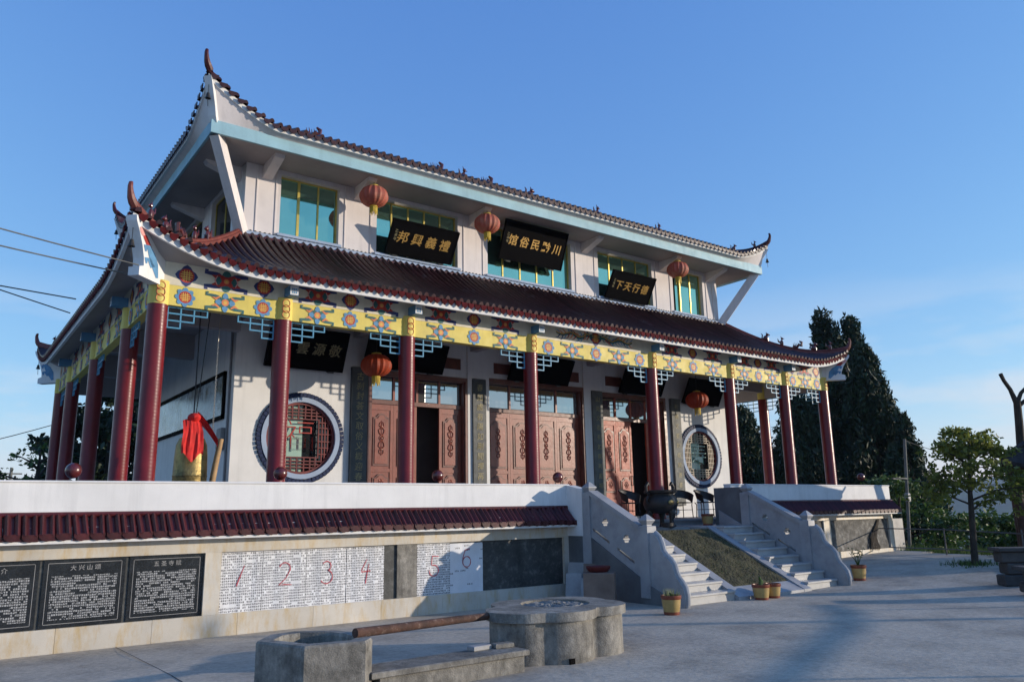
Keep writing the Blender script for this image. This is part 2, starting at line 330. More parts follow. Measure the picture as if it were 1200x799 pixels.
def ribbon(mb, pts, w, y, m, ax=None):
    """flat tapered stroke in local XZ plane at depth y"""
    k = len(pts); vs = []
    for i, (a, b) in enumerate(pts):
        a0, b0 = pts[max(i-1, 0)]; a1, b1 = pts[min(i+1, k-1)]; d = math.hypot(a1-a0, b1-b0) or 1
        nx, nz = -(b1-b0)/d, (a1-a0)/d; ww = (w[i] if isinstance(w, list) else w)/2
        vs += [(a+nx*ww, y, b+nz*ww), (a-nx*ww, y, b-nz*ww)]
    mb.add(vs, [(2*i, 2*i+1, 2*i+3, 2*i+2) for i in range(k-1)], m)
def disc(mb, a, b, r, y, m, n=14, r2=None, ph=0):
    r2 = r2 or r
    mb.add([(a+r*math.cos(2*math.pi*i/n+ph), y, b+r2*math.sin(2*math.pi*i/n+ph)) for i in range(n)], [tuple(range(n))], m)
def ell(mb, a, b, ra, rb, ang, y, m, n=10):
    c, s = math.cos(ang), math.sin(ang)
    mb.add([(a+ra*math.cos(t)*c-rb*math.sin(t)*s, y, b+ra*math.cos(t)*s+rb*math.sin(t)*c) for t in [2*math.pi*i/n for i in range(n)]], [tuple(range(n))], m)
def smooth(x): x = max(0, min(1, x)); return x*x*(3-2*x)
def zg(x, y): return .34*smooth((x-13.5)/9.5)-.075*smooth((y-9.3)/3)*smooth((10.6-x)/1.3)
M['mirror'] = mat('reflective_glass', (.42,.46,.48), .03, 0, 2, metal=.85)
# ================================================================== SETTING
# far terrain: hilltop falling away to a valley, low hills beyond
def terr(x, y):
    r = math.hypot(x-10, y-12); a = math.atan2(y-12, x-10)
    z = -.55
    z -= 70*smooth((r-26)/260)
    hills = smooth((r-900)/1500)*(112+26*math.sin(3.1*a+1)+16*math.sin(7.3*a+.4)+9*math.sin(17*a+2)+5*math.sin(31*a))
    z += hills + 5*smooth((r-60)/300)*math.sin(x*.013+1)*math.cos(y*.011)
    return z
mb = MB(); NA = 180; radii = [0, 10, 18, 26, 36, 50, 70, 100, 140, 200, 280, 400, 600, 900, 1200, 1500, 1800, 2100, 2400, 2700, 3200, 4200]
for r in radii:
    for j in range(NA):
        a = 2*math.pi*j/NA; x = 10+r*math.cos(a); y = 12+r*math.sin(a); mb.v.append((x, y, terr(x, y)))
for i in range(len(radii)-1):
    for j in range(NA): mb.f.append((i*NA+j, (i+1)*NA+j, (i+1)*NA+(j+1) % NA, i*NA+(j+1) % NA)); mb.m.append(0)
M['terrain'] = mat('wooded_ground', (.045,.07,.028), .95, .35, .02, 0, col2=(.03,.05,.022), c2lo=.45, c2hi=.6, c2s=.012)
struct(mb.build('ground', M['terrain'], smooth=True))
# courtyard slab
xs = [-34, -20, -12, -8, -4, 0, 4, 8, 9.3, 10, 10.6, 12, 13.5]+[13.5+i*.75 for i in range(1, 20)]; ys = [-30, -20, -12, -6, -3, 0, 2, 4, 6, 7, 8, 9, 9.5, 10, 10.5, 11, 11.5, 12, 12.6]
mb = MB()
def edge(y): return 30 if y < 2 else (26 if y < 5 else (22.9 if y < 7.5 else 21.4+.36*(y-7.5)))
for j in range(len(ys)-1):
    for i in range(len(xs)-1):
        if (xs[i]+xs[i+1])/2 > edge((ys[j]+ys[j+1])/2): continue
        q = [(xs[i], ys[j]), (xs[i+1], ys[j]), (xs[i+1], ys[j+1]), (xs[i], ys[j+1])]
        mb.add([(x, y, zg(x, y)) for x, y in q]+[(x, y, -1.2) for x, y in q], [(0,1,2,3), (4,5,1,0), (5,6,2,1), (6,7,3,2), (7,4,0,3)])
struct(mb.build('courtyard', M['court']))
mb = MB()                                          # saw-cut joints in the slab
for x in (-3.2, 2.35): mb.box(x-.006, x+.006, -14, 9.4, .0015, .0045); mb.add([(x-.006, 9.4, .0045), (x+.006, 9.4, .0045), (x+.006, 12.49, -.07), (x-.006, 12.49, -.07)], [(0,1,2,3)])
for y in (2.6,): mb.box(-14, 13.2, y-.006, y+.006, .0016, .0048)
struct(mb.build('slab_joint', mat('joint_dark', (.09,.09,.09), .9, .2, 3)))
# terrace platform and porch floor
mb = MB(); mb.box(-9.2, 24, 12.70, 29, -1, 1.25)
struct(mb.build('terrace', M['floor']))
mb = MB(); mb.box(1.9, 23.9, 13.72, 27, 1.0, 1.40); mb.box(1.86, 23.94, 13.68, 27.04, 1.355, 1.395)
struct(mb.build('porch_floor', M['floor']))
# ================================================================== TEMPLE
FX = [2.90, 5.13, 7.81, 11.08, 15.10, 18.29, 20.88, 22.97]; YC = 14.28; SY = [16.56, 20.23, 23.96, 26.32]
WX0, WX1, WY0, WY1 = 5.02, 21.15, 16.73, 23.9
TEM = thing('temple_hall', (13.09, 20, 1.4), 'two-storey white temple hall with maroon tiled roofs, red columns and painted yellow beams', 'temple')
# --- lower wall with round and door openings
DOORS = [(8.14, 10.9, 4.98), (11.44, 14.86, 5.05), (15.5, 18.2, 4.98)]
RW = [(6.53, 3.32), (19.72, 3.27)]
ols = [rect(WX0, WX1, 1.40, 6.4)]+[rect(a, b, 1.46, t) for a, b, t in DOORS]+[circ(a, b, .80) for a, b in RW]
plate_xz('wall', ols, WY0, WY0+.26, M['plaster'], TEM)
mb = MB(); mb.box(WX0, WX0+.24, WY0+.262, WY1, 1.4, 6.4); mb.build('wall', M['plaster'], TEM)
mb = MB(); mb.box(WX1-.24, WX1, WY0+.262, WY1, 1.4, 6.4); mb.build('wall', M['plaster'], TEM)
mb = MB(); mb.box(WX0+.242, WX1-.242, WY1-.24, WY1, 1.4, 6.4); mb.build('wall', M['plaster'], TEM)
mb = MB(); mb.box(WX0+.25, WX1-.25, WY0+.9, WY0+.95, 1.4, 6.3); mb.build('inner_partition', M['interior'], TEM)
# pilasters between the doors
for x in (11.23, 15.18):
    mb = MB(); mb.box(x-.33, x+.33 if x < 12 else x+.3, WY0-.05, WY0-.002, 1.4, 6.1); mb.build('pilaster', M['plaster'], TEM)
# dark lintel panels above the doors
for a, b in ((8.4, 9.1), (9.95, 10.7), (11.75, 12.35), (13.9, 14.7), (15.75, 16.4), (17.4, 18.0)):
    mb = MB(); mb.box(a, b, WY0-.03, WY0+.01, 5.22, 5.5); mb.build('lintel_panel', M['woodd'], TEM)
# --- doors
LH = 2.74; LZ = 1.48
def leaf_mesh(w, m_, nm):
    mb = MB(); mb.box(.0, w, .012, .05, 0, LH)
    for a, b in ((0, .075), (w-.075, w)): mb.box(a, b, -.006, .012, 0, LH)
    for a, b in ((0, .1), (.52, .6), (1.14, 1.22), (LH-.14, LH)): mb.box(.0751, w-.0751, -.004, .012, a, b)
    cx = w/2; hw = w/2-.105
    def arched(z0, z1, dz, k0=.0):
        P = [(cx-hw, z0), (cx+hw, z0)]
        top = [(cx+hw, z1-dz), (cx+hw*.62, z1-dz*.85), (cx+hw*.3, z1-.01), (cx, z1), (cx-hw*.3, z1-.01), (cx-hw*.62, z1-dz*.85), (cx-hw, z1-dz)]
        return P+top
    for z0, z1, dz in ((1.28, 2.52, .10), (.66, 1.10, .09)):
        P = arched(z0, z1, dz)
        mb.prism(P, lambda a, b: Vector((a, .012, b)), lambda a, b: Vector((a, -.012, b)), 1)
        cz = (z0+z1)/2
        Q = [(cx+(a-cx)*.80, cz+(b-cz)*(.92 if z1 > 2 else .8)) for a, b in P]
        mb.prism(Q, lambda a, b: Vector((a, -.012, b)), lambda a, b: Vector((a, -.026, b)), 0)
    mb.prism([(cx-hw, .16), (cx+hw, .16), (cx+hw, .46), (cx-hw, .46)], lambda a, b: Vector((a, .012, b)), lambda a, b: Vector((a, -.012, b)), 0)
    return mb.mesh(nm, [m_, M['woodd']])
def carve_mesh(z0, z1):
    mb = MB(); cz = (z0+z1)/2; h = (z1-z0)/2; y = -.03
    mb.tube([(.055*math.cos(R(30*i)), y, cz+.06*math.sin(R(30*i))) for i in range(13)], .013, 6, cap=False); mb.ball((0, y, cz), (.03, .02, .03), 8, 5)
    mb.tube([(0, y+.004, z0), (0, y+.004, z1)], .012, 6)
    if h > .2:
        for sg in (-1, 1):
            for sx in (-1, 1):
                mb.tube([(sx*.01, y, cz+sg*.06), (sx*.06, y, cz+sg*.12), (sx*.075, y, cz+sg*.19), (sx*.03, y, cz+sg*.235), (sx*.008, y, cz+sg*.2)], [.01, .016, .016, .013, .008], 6)
                mb.tube([(sx*.01, y, cz+sg*.24), (sx*.055, y, cz+sg*.29), (sx*.05, y, cz+sg*.35), (sx*.01, y, cz+sg*.39)], [.01, .015, .013, .006], 6)
            mb.ball((0, y, cz+sg*.27), (.028, .018, .034), 8, 5)
    else:
        for a_ in range(6): mb.ball((.075*math.cos(a_*1.047), y+.006, cz+.075*math.sin(a_*1.047)), (.03, .014, .03), 7, 4)
    return mb.mesh('carving', [M['wood']], True)
carve = carve_mesh(1.52, 2.34); carve2 = carve_mesh(.78, .98)
for di, (x0, x1, zt) in enumerate(DOORS):
    wdm = M['doorred'] if di == 2 else M['wood']
    mb = MB()                                          # casing proud of the wall, jambs and head
    for a, b in ((x0-.02, x0+.07), (x1-.07, x1+.02)): mb.box(a, b, WY0-.045, WY0-.004, 1.46, zt+.03)
    mb.box(x0+.0701, x1-.0701, WY0-.044, WY0-.005, zt-.07, zt+.03)
    mb.box(x0+.002, x0+.10, WY0-.003, WY0+.24, 1.47, zt-.002); mb.box(x1-.10, x1-.002, WY0-.003, WY0+.24, 1.47, zt-.002)
    mb.box(x0+.1005, x1-.1005, WY0+.0, WY0+.24, zt-.1, zt-.0025); mb.box(x0+.1005, x1-.1005, WY0+.10, WY0+.2, 4.22, 4.32)
    fr = mb.build('door_frame', M['woodd'], TEM)
    ix0, ix1 = x0+.1, x1-.1; n_ = 4; w = (ix1-ix0)/n_
    lm = leaf_mesh(w-.006, wdm, 'door_leaf')
    for k in range(n_):
        xx = ix0+k*w; gap = (k == 2 and di in (0, 2))
        mb = MB(); mb.box(xx+.03, xx+w-.03, WY0+.155, WY0+.162, 4.34, zt-.12); mb.build('transom_pane', M['mirror'], TEM)
        if k: mb = MB(); mb.box(xx-.028, xx+.028, WY0+.12, WY0+.19, 4.3201, zt-.1005); mb.build('transom_bar', wdm, TEM)
        if gap:
            lf = link('door_leaf', lm, TEM, loc=(xx+.02, WY0+.20, LZ), rot=(0, 0, R(82)))
        else:
            lf = link('door_leaf', lm, TEM, loc=(xx+.003, WY0+.14, LZ))
            link('carving', carve, lf, loc=(xx+.003+(w-.006)/2, WY0+.14, LZ)); link('rosette', carve2, lf, loc=(xx+.003+(w-.006)/2, WY0+.14, LZ))
    if di == 2:
        mb = MB(); hx = ix0+2*w-.06
        mb.tube([(hx, WY0+.125, 2.35), (hx, WY0+.09, 2.35), (hx, WY0+.09, 2.62), (hx, WY0+.125, 2.62)], .012, 6); mb.build('door_handle', M['iron'], TEM)
    mb = MB(); mb.box(x0-.05, x1+.05, WY0-.12, WY0+.26, 1.40, 1.462); mb.build('door_sill', M['step'], TEM)
# --- round windows
brick = MB(); brick.bbox(-.041, .041, -.045, .045, -.052, .052, .008); brick = brick.mesh('brick', [M['bluebrick']])
for wi, (cx, cz) in enumerate(RW):
    me = plate([circ(cx, cz, .895), circ(cx, cz, .79)], .12); me.transform(Matrix(((1,0,0,0),(0,0,-1,WY0-.01),(0,1,0,0),(0,0,0,1)))); me.materials.append(M['paleblue'])
    rw = link('round_window', me, TEM)
    nb = 64
    for k in range(nb):
        a = 2*math.pi*(k+.5)/nb
        link('brick', brick, rw, loc=(cx+.95*math.cos(a), WY0-.005+random.uniform(-.008, .006), cz+.95*math.sin(a)), rot=(0, math.pi/2-a, 0))
    me = plate([circ(cx, cz, .80), circ(cx, cz, .735)], .08); me.transform(Matrix(((1,0,0,0),(0,0,-1,WY0+.03),(0,1,0,0),(0,0,0,1)))); me.materials.append(M['maroonbar'])
    link('inner_ring', me, rw)
    mb = MB(); bw = .013; y0, y1 = WY0+.015, WY0+.045
    def hb(xa, xb, z):
        xm = math.sqrt(max(0, .75**2-(z-cz)**2)); xa = max(xa, cx-xm); xb = min(xb, cx+xm)
        if xb-xa > .03: mb.box(xa, xb, y0, y1, z-bw, z+bw)
    def vb(x, za, zb):
        zm = math.sqrt(max(0, .75**2-(x-cx)**2)); za = max(za, cz-zm); zb = min(zb, cz+zm)
        if zb-za > .03: mb.box(x-bw, x+bw, y0-.003, y1+.003, za, zb)
    for k in (.42, -.42): hb(cx-.42-bw, cx+.42+bw, cz+k); vb(cx+k, cz-.42, cz+.42)
    for k in (.5, .57, .64):
        for sg in (-1, 1): hb(cx-.75, cx+.75, cz+sg*k); vb(cx+sg*k, cz-.75, cz+.75)
    for q in (-.34, -.2, -.06, .1, .24, .36):
        for sg in (-1, 1):
            za, zb = sorted((cz+sg*.42, cz+sg*.75)); vb(cx+q, za, zb); xa, xb = sorted((cx+sg*.42, cx+sg*.75)); hb(xa, xb, cz+q)
    mb.build('lattice', M['maroonbar'] if wi == 0 else mat('pale_bars', (.42,.34,.25), .6, .15, 6), rw)
    mb = MB(); mb.box(cx-.74, cx+(.08 if wi == 0 else .10), WY0+.115, WY0+.122, cz-.74, cz+.74); mb.build('pane', M['mint'], rw)
    mb = MB(); mb.box(cx+(.09 if wi == 0 else .11), cx+.74, WY0+.12, WY0+.127, cz-.74, cz+.74); mb.build('pane', M['glassd'], rw)
    T = frame_xz((cx-.02, WY0+.02, cz), (1, 0, 0), (0, 0, 1))
    put_text('seal_character', '福' if wi == 0 else '寿', .74, T, M['red'] if wi == 0 else M['mint'], rw, depth=.012, offset=-.012)
# --- columns
cm = MB(); cm.lathe([(.19, 0), (.19, .1), (.168, .14), (.168, 3.88)], n=24); cm = cm.mesh('column', [M['col']], True)
cp = MB(); cp.lathe([(.171, 3.875), (.171, 4.30)], n=24); cp = cp.mesh('capital', [M['yellow']], True)
rg = MB()
for k, z in enumerate((3.97, 4.08, 4.19)):
    pts = []
    for i in range(13):
        a = 2*math.pi*i/12; th = .072*math.cos(a)/.176; pts.append((.177*math.sin(th), -.177*math.cos(th), z+.075*math.sin(a)))
    rg.tube(pts, .007, 5, m=(0 if k == 1 else 1), cap=False)
rg = rg.mesh('ring_motif', [M['red'], M['orange']], True)
spots = [(x, YC) for x in FX]+[(x, y) for x in (FX[0], FX[-1]) for y in SY]
for x, y in spots:
    c = link('column', cm, TEM, loc=(x, y, 1.40))
    k = link('capital', cp, c, loc=(x, y, 1.40)); link('ring_motif', rg, c, loc=(x, y, 1.40))
# --- painted motifs (local XZ plane, facing -Y)
PM = [M['navy'], M['red'], M['gold'], M['green'], M['lblue'], M['orange'], M['pink'], M['white']]
def scroll(mb, sx, sz, L, m1, m2, y, w):
    pts = [(sx*L*t, sz*L*(.42*t+.10*math.sin(t*4))) for t in (0.25, .4, .55, .7, .85)]
    ex, ez = pts[-1]; pts += [(ex+sx*L*.13, ez+sz*L*.0), (ex+sx*L*.12, ez+sz*L*.13), (ex+sx*L*.02, ez+sz*L*.12)]
    ribbon(mb, pts, [w*1.2, w*1.5, w*1.3, w*1.1, w, w, w*.9, w*.7], y, m1)
    ribbon(mb, [(sx*L*.3, sz*L*.30), (sx*L*.5, sz*L*.16), (sx*L*.68, sz*L*.24)], [w*.6, w*1.1, w*.3], y-.001, m2)
def flower_up():
    mb = MB()
    for sx in (-1, 1):
        for sz in (-1, 1): scroll(mb, sx, sz, .30, 0, 1, 0, .055)
    for a in range(4): ell(mb, .085*math.cos(a*math.pi/2), .08*math.sin(a*math.pi/2), .085, .068, a*math.pi/2, -.002, 3)
    for a in range(4): ell(mb, .07*math.cos(a*math.pi/2+.785), .06*math.sin(a*math.pi/2+.785), .055, .035, a*math.pi/2+.785, -.003, 1)
    for sx in (-1, 1): ribbon(mb, [(sx*.13, -.07), (sx*.165, 0), (sx*.13, .07)], [.01, .022, .01], -.0035, 6)
    disc(mb, 0, 0, .07, -.004, 1); disc(mb, 0, 0, .04, -.005, 5); disc(mb, 0, 0, .018, -.006, 2)
    return mb.mesh('painted_flower', PM)
def flower_lo():
    mb = MB()
    for sx in (-1, 1):
        for sz in (-1, 1): scroll(mb, sx, sz, .25, 3, 5, 0, .031)
    for a in range(4): ell(mb, .065*math.cos(a*math.pi/2), .065*math.sin(a*math.pi/2), .068, .04, a*math.pi/2, -.002, 4)
    for a in range(4): ell(mb, .045*math.cos(a*math.pi/2+.785), .045*math.sin(a*math.pi/2+.785), .04, .03, a*math.pi/2+.785, -.003, 3)
    disc(mb, 0, 0, .048, -.004, 5); disc(mb, 0, 0, .026, -.005, 2)
    return mb.mesh('painted_flower', PM)
def medal(up):
    mb = MB()
    if up:
        n_ = 16; mb.add([((.135+.022*math.cos(4*2*math.pi*i/n_))*math.cos(2*math.pi*i/n_), 0, (.14+.026*math.cos(4*2*math.pi*i/n_))*math.sin(2*math.pi*i/n_)) for i in range(n_)], [tuple(range(n_))], 0)
        disc(mb, 0, 0, .105, -.002, 1, 18); bars = 2
    else:
        for a in range(8): ell(mb, .085*math.cos(a*math.pi/4), .085*math.sin(a*math.pi/4), .045, .036, a*math.pi/4, 0, 4)
        disc(mb, 0, 0, .10, -.001, 4, 16); disc(mb, 0, 0, .080, -.002, 1, 16); bars = 2
    s_ = 1 if up else .74; c = 2 if up else 2
    for z, hw in ((.045, .07), (.015, .085), (-.02, .085), (-.05, .06)): mb.add([(-hw*s_, -.004, (z-.007)*s_), (hw*s_, -.004, (z-.007)*s_), (hw*s_, -.004, (z+.007)*s_), (-hw*s_, -.004, (z+.007)*s_)], [(0,1,2,3)], c)
    for x in (-.035, 0, .035): mb.add([((x-.006)*s_, -.005, -.08*s_), ((x+.006)*s_, -.005, -.08*s_), ((x+.006)*s_, -.005, .08*s_), ((x-.006)*s_, -.005, .08*s_)], [(0,1,2,3)], c)
    return mb.mesh('painted_medallion', PM)
def dragon(seed, fl):
    rr = random.Random(seed); mb = MB()
    pts = [(fl*(.12+1.15*t), .055*math.sin(t*13)*(1-.5*t)+.01*rr.uniform(-1, 1)) for t in [i/22 for i in range(23)]]
    ribbon(mb, pts, [.11-.09*abs(i/22-.25) for i in range(23)], 0, 3)
    ribbon(mb, [(a, b+.02) for a, b in pts], .025, -.002, 2)
    for i in range(2, 22, 2):
        a, b = pts[i]
        for q in (1, -1): ribbon(mb, [(a, b+q*.02), (a+fl*.06, b+q*rr.uniform(.06, .13)), (a+fl*.14, b+q*rr.uniform(.08, .15))], [.035, .025, .008], -.001, rr.choice([0, 4, 4, 3, 1, 5]))
    ell(mb, fl*.13, .03, .08, .06, .3, -.004, 3); disc(mb, fl*.11, .05, .016, -.006, 2); ribbon(mb, [(fl*.08, .0), (fl*.0, .05), (fl*.02, .09)], [.02, .015, .006], -.004, 5)
    return mb.mesh('painted_dragon', PM)
FU, FL, MU, ML = flower_up(), flower_lo(), medal(True), medal(False)
ZU, ZL = 5.85, 5.455
def motif_row(beam, pts_fn, spans, fl_center=None, rot=None):
    for bi, (a, b) in enumerate(spans):
        w = b-a
        if bi in (0, len(spans)-1): seq = [(.14, 'M'), (.5, 'F'), (.86, 'M')] if w < 3 else [(.12, 'M'), (.36, 'F'), (.62, 'M'), (.86, 'F')]
        elif fl_center == bi: seq = [(.09, 'm'), (.29, 'f'), (.5, 'M'), (.71, 'f'), (.91, 'm')]
        else: seq = [(.21, 'F'), (.5, 'M'), (.79, 'F')] if w < 3.4 else [(.2, 'F'), (.5, 'M'), (.8, 'F')]
        for t, k in seq:
            u = a+.15+(w-.3)*t; s_ = 1.36 if w < 3.4 else 1.42
            if k in 'FM': link('painted_flower' if k == 'F' else 'painted_medallion', FU if k == 'F' else MU, beam, loc=pts_fn(u, ZU), rot=rot, scale=(s_*.92, 1, s_*.9))
            link('painted_flower' if k in 'fF' else 'painted_medallion', FL if k in 'fF' else ML, beam, loc=pts_fn(u, ZL), rot=rot, scale=(s_, 1, s_))
        if fl_center == bi:
            um = (a+b)/2
            link('painted_dragon', dragon(3, -1), beam, loc=pts_fn(um, ZU), rot=rot); link('painted_dragon', dragon(4, 1), beam, loc=pts_fn(um, ZU), rot=rot)
# --- beams
raf = MB(); raf.bbox(-.085, .085, -.30, .0, -.095, .095, .006, 0)
for k in range(3):
    for q in range(2): raf.add([(-.05+k*.037, -.3012, -.06+q*.06), (-.02+k*.037, -.3012, -.06+q*.06), (-.02+k*.037, -.3012, -.02+q*.06), (-.05+k*.037, -.3012, -.02+q*.06)], [(0,1,2,3)], 2)
raf.add([(-.078, -.3006, -.088), (.078, -.3006, -.088), (.078, -.3006, .088), (-.078, -.3006, .088)], [(0,1,2,3)], 1)
raf = raf.mesh('rafter_end', [M['lblue'], M['white'], M['lblue']])
def beam_front(y0, y1, facing, motifs=True):
    mb = MB(); mb.box(FX[0]-.12, FX[-1]+.12, y0, y1, 5.285, 5.65); bm_ = mb.build('beam', M['yellow'], TEM)
    mb = MB(); mb.box(FX[0]-.14, FX[-1]+.14, y0-.006, y1+.006, 5.651, 6.10); mb.build('frieze', M['band'], TEM)
    if motifs: motif_row(bm_, lambda u, z: (u, y0-.0105, z), list(zip(FX[:-1], FX[1:])), 3)
    return bm_
beam_front(YC-.085, YC+.085, -1)
for i, x in enumerate(FX):
    if 0 < i < 7: link('rafter_end', raf, TEM, loc=(x+.06, YC-.091, 5.80))
for xx, sg in ((FX[0], -1), (FX[-1], 1)):
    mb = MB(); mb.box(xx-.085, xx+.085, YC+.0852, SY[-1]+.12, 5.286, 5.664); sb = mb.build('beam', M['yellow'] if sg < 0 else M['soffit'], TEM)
    mb = MB(); mb.box(xx-.091, xx+.091, YC+.0915, SY[-1]+.14, 5.6655, 6.099); mb.build('frieze', M['band'], TEM)
    if sg < 0:
        motif_row(sb, lambda v, z: (xx-.0965, v, z), list(zip([YC]+SY[:-1], SY)), None, rot=(0, 0, R(-90)))
        for y in SY[:-1]: link('rafter_end', raf, TEM, loc=(xx-.091, y, 5.80), rot=(0, 0, R(-90)))
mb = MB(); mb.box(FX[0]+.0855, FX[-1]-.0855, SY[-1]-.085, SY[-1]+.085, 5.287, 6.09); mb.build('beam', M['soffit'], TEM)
# porch cross beams and ceiling
for x in FX[1:-1]:
    if x < WX0+.1 or x > WX1: continue
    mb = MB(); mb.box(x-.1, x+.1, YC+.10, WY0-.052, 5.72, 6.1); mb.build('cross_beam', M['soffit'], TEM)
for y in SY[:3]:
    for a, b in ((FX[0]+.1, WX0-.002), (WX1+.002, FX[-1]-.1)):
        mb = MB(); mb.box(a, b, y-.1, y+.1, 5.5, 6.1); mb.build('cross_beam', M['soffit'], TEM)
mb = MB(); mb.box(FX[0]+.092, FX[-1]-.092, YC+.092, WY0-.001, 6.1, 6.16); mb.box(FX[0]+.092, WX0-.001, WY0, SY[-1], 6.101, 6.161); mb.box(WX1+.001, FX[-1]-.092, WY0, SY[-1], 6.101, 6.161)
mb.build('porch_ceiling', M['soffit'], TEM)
# lattice brackets
lb = MB(); b_ = .013; cw, ch = .225, .128
for row, nc in enumerate((3, 2, 1)):
    z0 = -row*ch
    lb.box(0, nc*cw, -b_, b_, z0-ch-b_, z0-ch+b_)
    if row == 0: lb.box(0, 3*cw, -b_, b_, -2*b_, 0)
    for k in range(1, nc+1): lb.box(k*cw-b_*.9+(-.0 if k else 0), k*cw+b_*.9, -b_*1.12, b_*1.12, z0-ch-b_*.9, z0-.002)
    lb.box(-.005, b_*1.8-.005, -b_*1.1, b_*1.1, z0-ch-b_*.8, z0-.004)
lb = lb.mesh('lattice_bracket', [M['teal']])
for i, x in enumerate(FX):
    if i < 7: link('lattice_bracket', lb, TEM, loc=(x+.165, YC, 5.285))
    if i > 0: link('lattice_bracket', lb, TEM, loc=(x-.165, YC, 5.285), rot=(0, 0, math.pi))
for x in (FX[0], FX[-1]):
    yy = [YC]+SY
    for i, y in enumerate(yy):
        if i < 4: link('lattice_bracket', lb, TEM, loc=(x, y+.165, 5.285), rot=(0, 0, R(90)))
        if i > 0: link('lattice_bracket', lb, TEM, loc=(x, y-.165, 5.285), rot=(0, 0, R(-90)))
# --- upper storey walls with window openings
WINS = [(5.83, 7.27, 3), (8.27, 10.64, 5), (11.6, 14.58, 5), (15.66, 17.98, 4), (18.95, 20.42, 3)]
WZ0, WZ1 = 7.93, 9.36
plate_xz('upper_wall', [rect(WX0, WX1, 6.4, 9.47)]+[rect(a, b, WZ0, WZ1) for a, b, k in WINS], WY0+.003, WY0+.25, M['upwall'], TEM)
me = plate_yz('upper_wall', [rect(WY0+.252, WY1, 6.4, 9.47), rect(17.7, 19.4, WZ0, WZ1), rect(20.2, 22.4, WZ0, WZ1)], WX0+.003, WX0+.24, M['upwall'], TEM)
mb = MB(); mb.box(WX1-.24, WX1-.003, WY0+.252, WY1, 6.4, 9.47); mb.build('upper_wall', M['upwall'], TEM)
mb = MB(); mb.box(WX0+.242, WX1-.242, WY1-.24, WY1-.003, 6.4, 9.47); mb.build('upper_wall', M['upwall'], TEM)
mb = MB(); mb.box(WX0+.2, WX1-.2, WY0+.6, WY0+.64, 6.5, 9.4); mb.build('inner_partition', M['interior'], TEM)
for wi, (a, b, k) in enumerate(WINS):
    mb = MB(); y0, y1 = WY0+.13, WY0+.19; f = .035
    mb.box(a, a+f, y0, y1, WZ0, WZ1); mb.box(b-f, b, y0, y1, WZ0, WZ1); mb.box(a+f, b-f, y0+.001, y1, WZ0, WZ0+f); mb.box(a+f, b-f, y0+.001, y1, WZ1-f, WZ1)
    for q in range(1, k):
        x = a+(b-a)*q/k; ww = .03 if (wi == 0 and q == 1) else .02
        mb.box(x-ww, x+ww, y0+.004, y1-.004, WZ0+f, WZ1-f)
    wo_ = mb.build('window', M['goldframe'], TEM)
    for q in range(k):
        xa = a+f+(b-a-2*f)*q/k; xb = a+f+(b-a-2*f)*(q+1)/k
        if wi == 4 and q == 0:
            mb = MB(); mb.box(xa+.26, xb+.16, y0+.056, y0+.06, WZ0+f, WZ1-f); mb.build('pane', M['glass'], wo_); continue
        mb = MB(); mb.box(xa+.01, xb-.01, y0+.026, y0+.034, WZ0+f-.005, WZ1-f+.005); mb.build('pane', M['glass'], wo_)
    mb = MB(); mb.bbox(a-.06, b+.06, WY0-.06, WY0+.12, WZ0-.07, WZ0-.002, .01); mb.build('window_sill', M['paleblue'], wo_)
for a, b in ((17.7, 19.4), (20.2, 22.4)):
    mb = MB(); mb.box(WX0+.1, WX0+.15, a, a+.04, WZ0, WZ1); mb.box(WX0+.1, WX0+.15, b-.04, b, WZ0, WZ1); mb.box(WX0+.1, WX0+.15, (a+b)/2-.02, (a+b)/2+.02, WZ0, WZ1); mb.box(WX0+.099, WX0+.151, a, b, WZ0, WZ0+.04); mb.box(WX0+.099, WX0+.151, a, b, WZ1-.04, WZ1)
    wo_ = mb.build('window', M['goldframe'], TEM); mb = MB(); mb.box(WX0+.12, WX0+.128, a+.04, b-.04, WZ0, WZ1); mb.build('pane', M['glassd'], wo_)
# skirting ledge with a row of small drip tiles, thin wall mouldings
mb = MB(); mb.bbox(WX0-.05, WX1+.05, WY0-.09, WY0+.002, 7.70, 7.83, .015); mb.build('ledge', M['paleblue'], TEM)
mb = MB()
for i in range(150):
    x = WX0+.05+i*(WX1-WX0-.1)/149; mb.ball((x, WY0-.03, 7.85), (.032, .03, .03), 6, 4)
mb.build('ledge_beading', M['greybd'], TEM, True, kind='stuff')
for x in (5.28, 5.72, 7.42, 8.1, 10.82, 11.44, 14.75, 15.5, 18.14, 18.8, 20.58, 20.9):
    mb = MB(); mb.box(x-.012, x+.012, WY0-.018, WY0+.002, 7.84, 9.46); mb.build('wall_moulding', M['upwall'], TEM)
